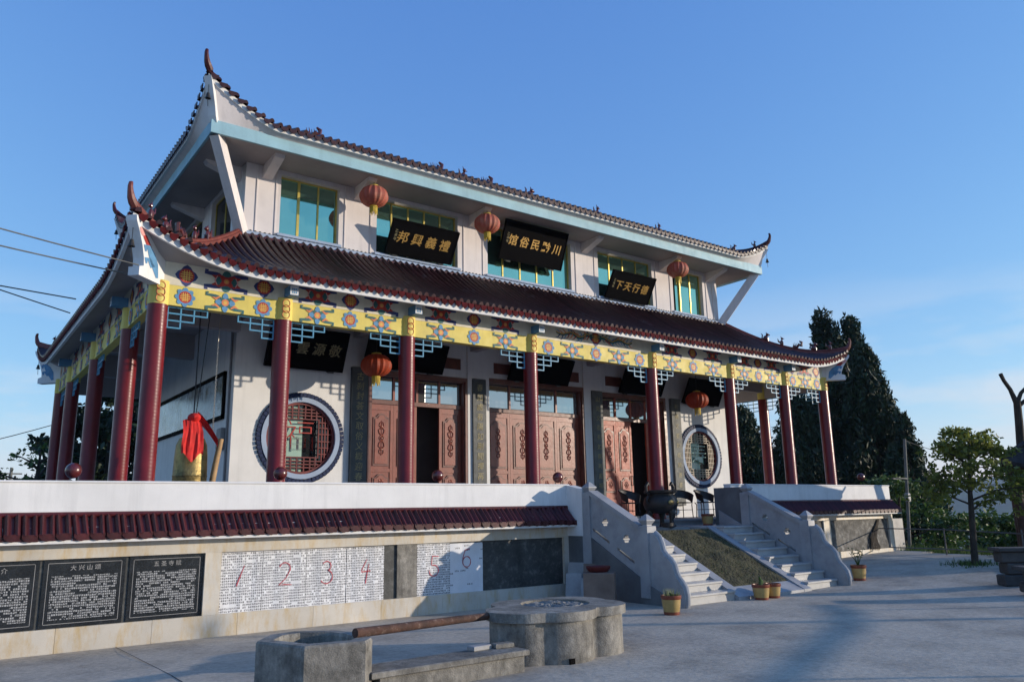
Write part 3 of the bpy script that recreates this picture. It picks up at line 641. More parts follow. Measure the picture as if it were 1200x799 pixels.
# --- upper soffit, fascia, cantilevers, braces
UX0, UX1, UY0, UY1 = 3.92, 22.25, 15.62, 25.0; FB, FT = 9.42, 9.71
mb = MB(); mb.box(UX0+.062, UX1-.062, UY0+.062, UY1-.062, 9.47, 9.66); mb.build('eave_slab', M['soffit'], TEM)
mb = MB(); mb.bbox(UX0, UX1, UY0, UY0+.06, FB, FT, .006); mb.build('fascia', M['blue'], TEM)
mb = MB(); mb.bbox(UX0, UX1, UY1-.06, UY1, FB, FT, .006); mb.build('fascia', M['blue'], TEM)
for xa in (UX0, UX1-.06): mb = MB(); mb.bbox(xa+.001, xa+.059, UY0+.061, UY1-.061, FB+.001, FT-.001, .006); mb.build('fascia', M['blue'], TEM)
for x in (5.5, 7.76, 11.1, 15.1, 18.45, 20.7):
    mb = MB(); mb.prism([(WY0-.001, 9.472), (UY0+.3, 9.472), (UY0+.35, 9.40), (WY0-.001, 9.16)], lambda a, b: Vector((x-.11, a, b)), lambda a, b: Vector((x+.11, a, b))); mb.build('cantilever', M['upwall'], TEM)
for y in (17.2, 20.2, 23.4):
    mb = MB(); mb.prism([(WX0-.001, 9.472), (UX0+.3, 9.472), (UX0+.35, 9.40), (WX0-.001, 9.16)], lambda a, b: Vector((a, y-.11, b)), lambda a, b: Vector((a, y+.11, b))); mb.build('cantilever', M['upwall'], TEM)
for sx, xa, xb in ((1, UX0+.16, WX0-.02), (-1, UX1-.16, WX1+.02)):
    A = Vector((xa, UY0+.16, 9.474)); B = Vector((xb, WY0-.02, 7.72)); d = (B-A).normalized(); h = Vector((-(B-A).y, (B-A).x, 0)).normalized(); k = d.cross(h)
    mb = MB(); vs = [P+h*a*.10+k*b*.13 for P in (A, B) for a, b in ((-1,-1), (1,-1), (1,1), (-1,1))]
    mb.add(vs, [(0,1,2,3), (7,6,5,4), (0,4,5,1), (1,5,6,2), (2,6,7,3), (3,7,4,0)]); mb.build('brace', M['upwall'], TEM)
# --- swept tile roofs
class Roof:
    def __init__(s, e, w, ze, rise, lift, reach, a=.5, pw=2.0):
        s.e, s.w, s.ze, s.rise, s.lift, s.reach, s.a, s.pw = e, w, ze, rise, lift, reach, a, pw
    def side(s, k):
        ex0, ex1, ey0, ey1 = s.e; wx0, wx1, wy0, wy1 = s.w
        if k == 'front': return (ex1-ex0, wy0-ey0, wx0-ex0, ex1-wx1, lambda u, v: (ex0+u, ey0+v))
        if k == 'back': return (ex1-ex0, ey1-wy1, wx0-ex0, ex1-wx1, lambda u, v: (ex0+u, ey1-v))
        if k == 'left': return (ey1-ey0, wx0-ex0, wy0-ey0, ey1-wy1, lambda u, v: (ex0+v, ey0+u))
        return (ey1-ey0, ex1-wx1, wy0-ey0, ey1-wy1, lambda u, v: (ex1-v, ey0+u))
    def lf(s, k, u):
        L, D, c0, c1, f = s.side(k); a, b = u/c0, (L-u)/c1; l_ = s.lift[0] if k == 'left' or (k != 'right' and a < b) else s.lift[1]; return l_*max(0, 1-min(a, b)/s.reach)**s.pw
    def z(s, k, u, v):
        L, D, c0, c1, f = s.side(k); q = v/D
        return s.ze+s.rise*(s.a*q+(1-s.a)*q*q)+s.lf(k, u)*max(0, 1-q)**1.3
    def p(s, k, u, v, dz=0):
        f = s.side(k)[4]; x, y = f(u, v); return Vector((x, y, s.z(k, u, v)+dz))
    def vmax(s, k, u):
        L, D, c0, c1, f = s.side(k); return D*min(1, u/c0, (L-u)/c1)
    def us(s, k, n=60):
        L = s.side(k)[0]; R_ = s.reach*max(s.side(k)[2], s.side(k)[3]); m_ = 14
        return [R_*i/m_ for i in range(m_)]+[R_+(L-2*R_)*i/n for i in range(n+1)]+[L-R_+R_*(i+1)/m_ for i in range(m_)]
    def surface(s, k, dz=0, nv=10):
        L, D, c0, c1, f = s.side(k); mb = MB(); U = s.us(k, 24); n_ = len(U)
        for j in range(nv+1):
            q = j/nv
            for u in U:
                uu = c0*q+(L-(c0+c1)*q)*u/L; mb.v.append(tuple(s.p(k, uu, D*q, dz)))
        for j in range(nv):
            for i in range(n_-1): mb.f.append((j*n_+i, j*n_+i+1, (j+1)*n_+i+1, (j+1)*n_+i)); mb.m.append(0)
        return mb
    def edge_strip(s, mb, k, v0, v1, za, zb, m=0):
        """board along the eave: offsets v0..v1, heights za..zb relative to the tile edge"""
        U = s.us(k, 40); n_ = len(U); o = len(mb.v)
        L = s.side(k)[0]
        for u in U:
            for v, z in ((v0, za), (v1, za), (v1, zb), (v0, zb)):
                uu = min(max(u, min(v, L/2)), L-min(v, L/2)); x, y = s.side(k)[4](uu, v); mb.v.append((x, y, s.ze+s.lf(k, u)+z))
        for i in range(n_-1):
            for q in range(4): mb.f.append((o+i*4+q, o+i*4+(q+1) % 4, o+i*4+4+(q+1) % 4, o+i*4+4+q)); mb.m.append(m)
    def roll(s, k, u, r, nv=9, over=.05, pts_out=False):
        vm = s.vmax(k, u)
        if vm < .12: vm = .12
        P = [s.p(k, u, -over+(vm+over)*i/nv) if i else s.p(k, u, 0)+(s.p(k, u, 0)-s.p(k, u, .1))*(over/.1) for i in range(nv+1)]
        f = s.side(k)[4]; a = Vector(f(1, 0)+(0,))-Vector(f(0, 0)+(0,)); a.normalize()
        vs = []; K = 6
        for i, q in enumerate(P):
            d = (P[min(i+1, nv)]-P[max(i-1, 0)]).normalized(); nrm = a.cross(d); nrm = nrm if nrm.z > 0 else -nrm
            for j in range(K+1):
                t_ = math.pi*j/K; vs.append(q+a*math.cos(t_)*r+nrm*(math.sin(t_)*r*1.4+.012))
        fs = [(i*(K+1)+j, i*(K+1)+j+1, (i+1)*(K+1)+j+1, (i+1)*(K+1)+j) for i in range(nv) for j in range(K)]
        fs.append(tuple(range(K+1))[::-1])
        return vs, fs
    def drip(s, k, u, w, h, over=.06):
        q = s.p(k, u, 0); o_ = (s.p(k, u, 0)-s.p(k, u, .1))*(over/.1); f = s.side(k)[4]; a = Vector(f(1, 0)+(0,))-Vector(f(0, 0)+(0,)); a.normalize()
        t_ = q+o_; inn = Vector(f(0, 1)+(0,))-Vector(f(0, 0)+(0,)); dn = Vector((0, 0, -1))
        vs = [t_-a*w+dn*-.02, t_+a*w+dn*-.02, t_+a*w*.9+dn*h*.45, t_+dn*h, t_-a*w*.9+dn*h*.45]
        vs += [v+inn*.02 for v in vs]
        return vs, [(0,1,2,3,4), (9,8,7,6,5), (0,5,6,1), (1,6,7,2), (2,7,8,3), (3,8,9,4), (4,9,5,0)]
def figure_mesh(kind):
    mb = MB()
    if kind == 0:      # seated beast
        mb.ball((0, 0, .10), (.085, .055, .10), 8, 6); mb.ball((.06, 0, .22), (.055, .045, .05), 8, 5); mb.ball((.11, 0, .205), (.035, .03, .025), 6, 4)
        mb.tube([(-.06, 0, .06), (-.12, 0, .12), (-.10, 0, .22), (-.14, 0, .27)], [.025, .025, .02, .008], 6); mb.tube([(.04, 0, .25), (.02, 0, .31)], [.02, .006], 5); mb.tube([(.06, .03, .0), (.06, .03, .1)], .022, 6); mb.tube([(.06, -.03, .0), (.06, -.03, .1)], .022, 6)
    elif kind == 1:    # upright bird-like figure
        mb.ball((0, 0, .10), (.06, .05, .11), 8, 6); mb.ball((.02, 0, .25), (.04, .04, .045), 8, 5); mb.tube([(.05, 0, .25), (.10, 0, .24)], [.016, .004], 5)
        mb.tube([(-.03, 0, .12), (-.10, 0, .16), (-.12, 0, .26)], [.035, .025, .008], 6); mb.tube([(.0, 0, .28), (-.02, 0, .34)], [.014, .005], 5)
    else:              # curled dragon lump
        mb.tube([(-.16, 0, .02), (-.12, 0, .12), (-.03, 0, .07), (.04, 0, .16), (.12, 0, .12), (.13, 0, .24), (.06, 0, .28)], [.045, .05, .05, .05, .05, .045, .02], 7)
        for i in range(5): mb.tube([(-.12+.05*i, 0, .1+.02*(i % 2)), (-.14+.05*i, 0, .22+.02*(i % 2))], [.018, .004], 5)
    return mb.mesh('ridge_figure', [M['figure']], True)
FIG = [figure_mesh(i) for i in range(3)]
def horn_and_hip(roof, rf, side, atend, zbot, tipz, upper, thick=.10, base_in=.62):
    """corner gusset, hip ridge, curled finial; side in front/back, atend 0 or 1"""
    ex0, ex1, ey0, ey1 = roof.e
    cx = ex1 if atend else ex0; cy = ey0 if side == 'front' else ey1
    sx = -1 if atend else 1; sy = 1 if side == 'front' else -1
    dv = Vector((-sx, -sy, 0)).normalized(); nv = Vector((-dv.y, dv.x, 0))
    z0 = roof.ze+roof.lift[atend]; hh_ = z0-.19-zbot
    def W(e, z, t_): return Vector((cx, cy, 0))+dv*e*1.414+nv*t_+Vector((0, 0, z))
    if upper: prof = [(-base_in, zbot), (-.20, zbot), (-.16, zbot+.12), (-.13, zbot+.30), (-.07, zbot+.5*hh_+.12), (.0, z0-.20), (.03, z0-.10), (-base_in, zbot+.30)]
    else: prof = [(-base_in, zbot), (-.10, zbot), (-.10, zbot+.15), (-.18, zbot+.19), (-.17, zbot+.36*hh_), (-.12, zbot+.6*hh_), (-.05, zbot+.82*hh_), (.02, z0-.19), (.03, z0-.1), (-base_in, 6.12)]
    mb = MB(); mb.prism(prof, lambda a, b: W(a, b, -thick), lambda a, b: W(a, b, thick)); mb.build('horn', M['plaster'], rf)
    if not upper:      # painted cloud on both cheeks
        for sg in (-1, 1):
            mb = MB(); tt = sg*(thick+.004)
            def P(e, z, m_, w):
                pts = [(e_, zbot+(z_-5.6)*hh_/1.09) for e_, z_ in zip(e, z)]; v0 = len(mb.v); k = len(pts)
                for i, (a, b) in enumerate(pts):
                    a0, b0 = pts[max(i-1, 0)]; a1, b1 = pts[min(i+1, k-1)]; d = math.hypot(a1-a0, b1-b0); nx, nz = -(b1-b0)/d, (a1-a0)/d; ww = w[i]/2
                    mb.v += [tuple(W(a+nx*ww, b+nz*ww, tt+sg*.001*m_)), tuple(W(a-nx*ww, b-nz*ww, tt+sg*.001*m_))]
                for i in range(k-1): mb.f.append((v0+2*i, v0+2*i+1, v0+2*i+3, v0+2*i+2)); mb.m.append(m_)
            P((-.10, -.17, -.22, -.30, -.36), (6.52, 6.42, 6.33, 6.18, 6.0), 0, (.03, .09, .09, .08, .02))
            P((-.05, -.10, -.14), (6.58, 6.52, 6.45), 1, (.03, .10, .09))
            P((-.19, -.18, -.24, -.31, -.38, -.45), (6.14, 6.24, 6.26, 6.14, 5.96, 5.70), 2, (.03, .08, .09, .14, .15, .05))
            P((-.22, -.21, -.27, -.35), (5.90, 5.99, 6.01, 5.88), 2, (.03, .07, .08, .1))
            mb.build('painted_cloud', [M['red'], M['pink'], M['lblue']], rf)
    # hip ridge
    L, D, c0, c1, f = roof.side(side); cc = c1 if atend else c0
    pts = []
    for i in range(17):
        q = 1-i/16; u = cc*q; u = L-u if atend else u; pts.append(roof.p(side, u, D*q, .05+.02*(1-q)))
    mb = MB(); hr = .075 if not upper else .06
    mb.tube([p for p in pts], hr, 8); mb.tube([p+Vector((0, 0, .085)) for p in pts], hr*.55, 6)
    tip = pts[-1]; o_ = dv
    hs = .70; o_ = dv*.8
    path = [tip-o_*.05, tip+o_*.05+Vector((0, 0, .06)), tip+o_*.11+Vector((0, 0, .17))*hs, tip+o_*.15+Vector((0, 0, .31))*hs, tip+o_*.17+Vector((0, 0, .43))*hs, tip+o_*.155+Vector((0, 0, .52))*hs, tip+o_*.12+Vector((0, 0, .55))*hs]
    mb.tube(path, [.075, .075, .065, .05, .042, .036, .02], 8)
    hp = mb.build('hip_ridge', M['ridge'] if not upper else M['tile'], rf, True)
    ang = math.atan2(dv.y, dv.x)
    for j, q in enumerate((.10, .24, .38, .50, .62) if not upper else (.25, .7)):
        i = int(round((1-q)*16)); link('ridge_figure', FIG[(j*2+1) % 3 if j else 1], rf, loc=pts[i]+Vector((0, 0, .08)), rot=(0, 0, ang), scale=(1, 1, 1) if not upper else (.8, .8, .8))
    if upper or True:  # wind bell under the horn tip
        bt = W(-.02, (z0-.3) if not upper else z0-.25, 0); mb = MB(); mb.tube([bt, bt+Vector((0, 0, -.22))], .006, 5)
        mb.lathe([(.01, 0), (.03, -.01), (.04, -.08), (.06, -.13), (.055, -.13), (.01, -.10)], bt+Vector((0, 0, -.20)), 10); mb.tube([bt+Vector((0, 0, -.33)), bt+Vector((.01, 0, -.50))], .007, 5); mb.build('wind_bell', M['bellw'], rf)
LOW = Roof((2.28, 23.59, 13.66, 26.94), (WX0, WX1, WY0, WY1), 6.03, 1.73, (.66, .48), .86, pw=1.9)
me = LOW.surface('front').mesh('lower_roof', [M['tiled']], True); RF = link('lower_roof', me, TEM)
for k in ('left', 'right', 'back'): LOW.surface(k).build('roof_slope', M['tiled'], RF, True)
mb = MB()
for k in ('front', 'left', 'right', 'back'): LOW.edge_strip(mb, k, .0, .06, -.185, -.03)
mb.build('eave_board', M['plaster'], RF)
mb = MB()                                      # soffit between eave board and frieze
for k in ('front', 'left', 'right', 'back'):
    U = LOW.us(k, 30); f = LOW.side(k)[4]; L = LOW.side(k)[0]; o = len(mb.v)
    for u in U:
        x, y = f(min(max(u, .03), L-.03), .03); mb.v.append((x, y, LOW.ze+LOW.lf(k, u)-.10)); uu = min(max(u, .53), L-.53); x, y = f(uu, .535); mb.v.append((x, y, 6.06))
    for i in range(len(U)-1): mb.f.append((o+2*i, o+2*i+1, o+2*i+3, o+2*i+2)); mb.m.append(0)
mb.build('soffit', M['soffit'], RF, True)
SPC = .168
for k in ('front', 'left', 'right', 'back'):
    L = LOW.side(k)[0]; nn = int(L/SPC); st = MB(); sd = MB()
    for i in range(nn+1):
        u = min(max((L-nn*SPC)/2+i*SPC, .02), L-.02); vs, fs = LOW.roll(k, u, .055)
        if k == 'front':
            mb = MB(); jt = Vector((random.uniform(-.007, .007), random.uniform(-.02, .006), random.uniform(-.005, .006))); mb.add([v+jt for v in vs], fs); mb.build('roll_tile', M['tiled'], RF, True)
        else: st.add(vs, fs)
        if i < nn:
            vs, fs = LOW.drip(k, u+SPC/2, .075, .115)
            if k == 'front': mb = MB(); jt = Vector((random.uniform(-.006, .006), random.uniform(-.01, .004), random.uniform(-.012, .008))); mb.add([v+jt for v in vs], fs); mb.build('drip_tile', drip_mat(), RF)
            else: sd.add(vs, fs)
    if k != 'front':
        st.build('roll_tiles', M['tiled'], RF, True, kind='stuff'); sd.build('drip_tiles', drip_mat(), RF, kind='stuff')
mb = MB()
for i in range(64):
    x = WX0+.02+i*(WX1-WX0-.04)/63
    mb.box(x-.11, x+.11, WY0-.18, WY0-.092, 7.66, 7.72+.006*(i % 2))
mb.build('top_course', M['tile'], RF, kind='stuff')
for sd in ('front', 'back'):
    for en in (0, 1): horn_and_hip(LOW, RF, sd, en, 5.60, 0, False)
UPR = Roof((3.76, 22.41, 15.46, 25.16), (4.9, 21.27, 16.6, 24.02), 9.86, .44, (.78, .56), 1.36, a=.9, pw=1.45)
me = UPR.surface('front', nv=6).mesh('upper_roof', [M['tiled']], True); RU = link('upper_roof', me, TEM)
for k in ('left', 'right', 'back'): UPR.surface(k, nv=6).build('roof_slope', M['tiled'], RU, True)
mb = MB(); mb.box(4.9, 21.27, 16.6, 24.02, 10.20, 10.318); mb.build('roof_deck', M['concrete'], RU)
mb = MB()
for k in ('front', 'left', 'right', 'back'): UPR.edge_strip(mb, k, .0, .06, -.13, -.02)
mb.build('eave_board', M['plaster'], RU)
mb = MB()
for k in ('front', 'left', 'right', 'back'):
    U = UPR.us(k, 30); f = UPR.side(k)[4]; L = UPR.side(k)[0]; o = len(mb.v)
    for u in U:
        x, y = f(min(max(u, .03), L-.03), .03); mb.v.append((x, y, UPR.ze+UPR.lf(k, u)-.12)); x, y = f(min(max(u, .2), L-.2), .2); mb.v.append((x, y, 9.66))
    for i in range(len(U)-1): mb.f.append((o+2*i, o+2*i+1, o+2*i+3, o+2*i+2)); mb.m.append(0)
mb.build('soffit', M['upwall'], RU, True)
for k in ('front', 'left', 'right', 'back'):
    L = UPR.side(k)[0]; nn = int(L/.19); st = MB()
    for i in range(nn+1):
        u = min(max((L-nn*.19)/2+i*.19, .02), L-.02); vs, fs = UPR.roll(k, u, .055, nv=4); st.add(vs, fs)
        if i < nn: vs, fs = UPR.drip(k, u+.095, .085, .09); st.add(vs, fs)
    st.build('roll_tiles', M['tiled'], RU, True, kind='stuff')
for sd in ('front', 'back'):
    for en in (0, 1): horn_and_hip(UPR, RU, sd, en, 9.66, 0, True, .085, .3)
mb = MB(); mb.tube([(4.9, 16.6, 10.36), (21.27, 16.6, 10.36)], .07, 8); mb.build('ridge_tile', M['tile'], RU, True)
for x, k in ((6.5, 2), (9.9, 2), (10.75, 1), (11.5, 2), (13.0, 0), (15.6, 1), (18.3, 1)):
    link('ridge_figure', FIG[k], RU, loc=(x, 16.6, 10.36), scale=(1.25, 1.25, 1.25))
# ================================================================== THINGS ON THE TEMPLE
def signboard(label, xc, w, yb, zb, yt, zt, body, size, sp_, m=None, group=None, shift=0, edge_=.03):
    o = thing('signboard', (xc, yb, zb), label, 'signboard', group)
    A = Vector((xc, yb, zb)); B = Vector((xc, yt, zt)); h = (B-A).length; T = frame_xz(A, (1, 0, 0), B-A)
    mb = MB(); mb.bbox(-w/2, w/2, 0, h, -.03, .03, .008, T=T); mb.build('panel', M['black'], o)
    mb = MB()
    for a, b, c, d in ((-w/2, w/2, h-.002, h+edge_), (-w/2, w/2, -edge_, .002), (-w/2-edge_, -w/2+.002, -edge_, h+edge_), (w/2-.002, w/2+edge_, -edge_, h+edge_)): mb.box(a, b, c, d, -.034, .042, T=T)
    mb.build('frame', M['black'], o)
    if body: put_text('inscription', body, size, T @ Matrix.Translation((shift, h/2, .034)), m or M['gilt'], o, spacing=sp_, depth=.006, shear=.12, offset=.004)
    mb = MB()
    for sx in (-1, 1): mb.box(sx*w*.36-.07, sx*w*.36+.07, -.07, .0, -.10, .02, T=T)
    mb.build('bracket', M['greybd'], o)
    # side inscriptions: tiny columns of letters
    if body and zt > 8:
        put_text('signature', '乙未年', .09, T @ Matrix.Translation((-w/2+.13, h*.55, .034)), M['boardtxt'], o, spacing=.1, vertical=True, depth=.004)
    return o
signboard('black signboard with gilt characters 禮義興邦 leaning over the second upper window', 9.4, 1.84, 16.62, 7.97, 16.20, 8.67, '邦興義禮', .31, .40)
signboard('black signboard with gilt characters 川黔民俗馆 hung high over the middle upper window', 12.98, 2.14, 16.62, 8.44, 16.24, 9.40, '馆俗民黔川', .31, .385)
signboard('black signboard with gilt characters 德行天下 leaning over the fourth upper window', 16.68, 1.74, 16.62, 7.92, 16.20, 8.62, '下天行德', .30, .36)
signboard('black signboard with dull gold characters above the round window with red seal character', 6.5, 1.76, 16.60, 4.87, 16.25, 5.66, ' 雲源敬', .30, .38, M['boardtxt'], shift=.05)
signboard('plain black signboard above the half open pinkish wooden door', 9.0, 2.1, 16.60, 5.06, 16.28, 5.66, '', .25, .35, M['boardtxt'], shift=.2)
signboard('plain black signboard above the wide middle door with four closed leaves', 13.15, 2.0, 16.60, 5.10, 16.28, 5.70, '', .25, .35, M['boardtxt'])
signboard('plain black signboard above the bare red wooden door behind the bronze censer', 17.05, 1.7, 16.60, 5.06, 16.28, 5.66, '', .25, .35, M['boardtxt'])
signboard('black signboard above the round window with pale seal character', 19.76, 1.66, 16.60, 4.93, 16.25, 5.62, '', .3, .35, M['boardtxt'])
COUP = [(7.88, '古刹封荟文取俗义概迎春有佛', 'dark stone couplet board with gold characters between round window and door', M['stonebd'], M['boardtxt'], .20),
        (11.23, '春如處有陽如剛開禪再樂喜', 'dark stone couplet board with gold characters beside the wide middle door', M['stonebd'], M['boardtxt'], .2),
        (15.32, '山处文春有如開再善禪喜', 'grey weathered couplet board between the middle door and bare red door', M['greybd'], M['boardtxt'], .17),
        (18.62, '有佛文荟如春開善喜樂', 'grey weathered couplet board between bare red door and round window', M['greybd'], M['boardtxt'], .17)]
for x, body, lab, mm, tm, sz in COUP:
    o = thing('couplet_board', (x, WY0-.08, 1.8), lab, 'board')
    mb = MB(); mb.bbox(x-.2, x+.2, WY0-.10, WY0-.04 if x in (11.23, 15.32) else WY0+.002, 1.75, 5.02, .012); mb.build('panel', mm, o)
    put_text('inscription', body, sz, frame_xz((x, WY0-.103, 3.4), (1, 0, 0), (0, 0, 1)), tm, o, spacing=3.0/len(body), vertical=True, each=True, depth=.004, shear=.1)
def lantern(x, y, z, top, label, m, sc=1.0):
    o = thing('lantern', (x, y, top), label, 'lantern', 'round festival lanterns')
    mb = MB(); n_ = 32; k = 12; vs = []
    for i in range(k+1):
        a = math.pi*(.09+.82*i/k); r = .345*math.sin(a)**.85*sc; zz = .255*math.cos(a)*sc
        for j in range(n_): rr = r*(1 if j % 2 == 0 else .93); vs.append((x+rr*math.cos(2*math.pi*j/n_), y+rr*math.sin(2*math.pi*j/n_), z+zz))
    mb.add(vs, [(i*n_+(j+1) % n_, i*n_+j, (i+1)*n_+j, (i+1)*n_+(j+1) % n_) for i in range(k) for j in range(n_)]); mb.build('shade', m, o)
    mb = MB(); mb.lathe([(.11*sc, 0), (.11*sc, .05), (.03, .07)], (x, y, z+.225*sc), 14); mb.build('top_cap', M['fringe'], o, True)
    mb = MB(); mb.lathe([(.085*sc, .0), (.10*sc, -.05), (.085*sc, -.05)], (x, y, z-.225*sc), 14)
    for j in range(18):
        a = 2*math.pi*j/18; mb.tube([(x+.08*sc*math.cos(a), y+.08*sc*math.sin(a), z-.26*sc), (x+.085*sc*math.cos(a), y+.085*sc*math.sin(a), z-(.40+.03*(j % 3))*sc)], [.012, .008], 4)
    mb.build('tassel', M['fringe'], o)
    mb = MB(); mb.tube([(x, y, z+.27*sc), (x, y, top)], .008, 5); mb.build('cord', M['wire'], o)
lantern(7.82, 16.0, 9.03, 9.48, 'faded red lantern under the upper eave beside the four-character board at the second window', M['lanf'])
lantern(11.09, 16.0, 9.03, 9.48, 'faded red lantern under the upper eave beside the five-character board at the middle window', M['lanf'])
lantern(18.40, 16.0, 9.03, 9.48, 'faded red lantern under the upper eave beside the narrow last window', M['lanf'])
lantern(7.77, 15.6, 4.88, 6.105, 'bright red lantern under the porch beside the dark couplet board', M['lan'])
lantern(18.42, 15.6, 4.83, 6.105, 'bright red lantern under the porch near the pale round window', M['lan'])
# bell, cloth, log, chains
bx, by = 3.86, 15.2
B_ = thing('temple_bell', (bx, by, 1.75), 'large gilt bronze temple bell hanging at the porch corner behind the parapet', 'bell')
mb = MB(); mb.lathe([(.27, .0), (.33, .0), (.335, .05), (.31, .15), (.315, .17), (.30, .30), (.295, .62), (.305, .64), (.295, .66), (.285, 1.0), (.27, 1.2), (.22, 1.32), (.10, 1.37), (.02, 1.38)], (bx, by, 1.75), 32); mb.build('bell_body', M['bronze'], B_, True)
mb = MB(); mb.tube([(bx-.1, by, 3.10), (bx-.07, by, 3.24), (bx, by, 3.28), (bx+.07, by, 3.24), (bx+.1, by, 3.10)], .03, 8); mb.build('crown_loop', M['bronze'], B_, True)
mb = MB(); mb.tube([(bx, by, 3.26), (bx, by, 6.105)], .012, 6); mb.tube([(bx+.02, by, 3.26), (bx+.22, by, 6.105)], .008, 5); mb.build('rope', M['wire'], B_)
mb = MB()                                       # red cloth knotted over the crown
nu, nvv = 14, 16
def clothpt(i, j, side):
    t_ = j/nvv; u = (i/nu-.5); fold = math.sin(i*1.35+.5)
    if side == 0: return Vector((bx-.08+u*.42*(.75+.25*t_-.35*max(0, t_-.7)), by-.20-.16*min(1, t_*3)-.013*fold*min(1, t_*2)-.01*math.sin(i*2.3+j*.35)-.02*t_, 3.44-.74*t_+.08*math.sin(i*.55+1)*t_**3-.12*abs(u)*(1-t_)))
    return Vector((bx+.02+.36*t_, by-.18-.13*t_-.02*math.sin(i*1.3), 3.46-.48*t_**1.3+u*(.2-.05*t_)))
for sd in (0, 1):
    o0 = len(mb.v)
    for j in range(nvv+1):
        for i in range(nu+1): mb.v.append(tuple(clothpt(i, j, sd)))
    for j in range(nvv):
        for i in range(nu): mb.f.append((o0+j*(nu+1)+i, o0+j*(nu+1)+i+1, o0+(j+1)*(nu+1)+i+1, o0+(j+1)*(nu+1)+i)); mb.m.append(0)
mb.ball((bx-.03, by-.16, 3.44), (.12, .16, .09), 10, 6)
tag(mb.build('red_cloth', M['cloth'], None, True), 'bright red cloth draped over the top of the bronze bell', 'cloth')
mb = MB(); mb.tube([(4.20, 15.25, 1.40), (4.24, 15.24, 2.0), (4.31, 15.22, 2.6), (4.38, 15.2, 3.09)], [.062, .058, .056, .05], 10)
tag(mb.build('striking_log', M['log'], None, True), 'pale wooden striking log standing beside the bronze bell', 'log')
mb = MB()
for i in range(46):
    z = 4.95-i*.04; mb.tube([(4.22+.01*(i % 2), 15.2, z), (4.22-.01*(i % 2), 15.21, z-.03)], .012, 5)
mb.tube([(4.22, 15.2, 4.95), (4.25, 15.2, 6.105)], .006, 5)
tag(mb.build('hanging_chain', M['chain'], None), 'bright link chain hanging from porch ceiling beside the bell', 'chain')
# notice panel on the side wall, meter box
NB = thing('notice_case', (WX0-.03, 20.4, 4.2), 'long dark-framed notice panel on the shaded side wall behind the bell', 'notice board')
mb = MB(); mb.box(WX0-.03, WX0-.004, 17.32, 23.55, 3.76, 4.72); mb.build('panel', M['hang'], NB)
mb = MB()
for a, b, c, d in ((17.26, 23.6, 4.68, 4.76), (17.26, 23.6, 3.72, 3.80), (17.26, 17.34, 3.72, 4.76), (23.52, 23.6, 3.72, 4.76)): mb.box(WX0-.06, WX0-.003, a, b, c, d)
mb.build('frame', M['black'], NB)
mb = MB(); mb.bbox(WX0-.14, WX0+.0, 17.0, 17.3, 3.05, 3.5, .02)
tag(mb.build('meter_box', M['meter'], None), 'small grey meter box on the shaded side wall', 'box')
mb = MB(); mb.tube([(WX0-.03, 16.95, 1.4), (WX0-.03, 16.95, 6.1)], .025, 8); mb.build('conduit', M['meter'], TEM)
# ================================================================== TERRACE WALLS
def coping_mesh():
    mb = MB(); hw = .1; y0, z0, y1, z1 = .0, .30, -.27, .03
    def S(x, t_, up_): return (x, y0+(y1-y0)*t_-up_*.72, z0+(z1-z0)*t_+up_*.69)
    prof = [(-.1, .0), (-.085, .03), (-.06, .045), (-.035, .03), (-.018, .004), (.018, .004), (.035, .03), (.06, .045), (.085, .03), (.1, .0)]
    vs = [S(x, t_, u_) for t_ in (0, 1) for x, u_ in prof]; k = len(prof)
    mb.add(vs, [(i, i+1, k+i+1, k+i) for i in range(k-1)])
    tong = [(-.092, .04), (.092, .04), (.09, -.005), (.05, -.045), (0, -.06), (-.05, -.045), (-.09, -.005)]
    mb.prism(tong, lambda a, b: Vector((a, y1-.02, z1+b)), lambda a, b: Vector((a, y1+.0, z1+b)))
    mb.box(-.1, .1, y1+.002, .02, -.02, .02)
    return mb.mesh('coping_tile', [M['tile']], True)
COP = coping_mesh()
YW = 12.50
wx = lambda x: x*1.045
wz = lambda z: 1.65+(z-1.65)*1.045
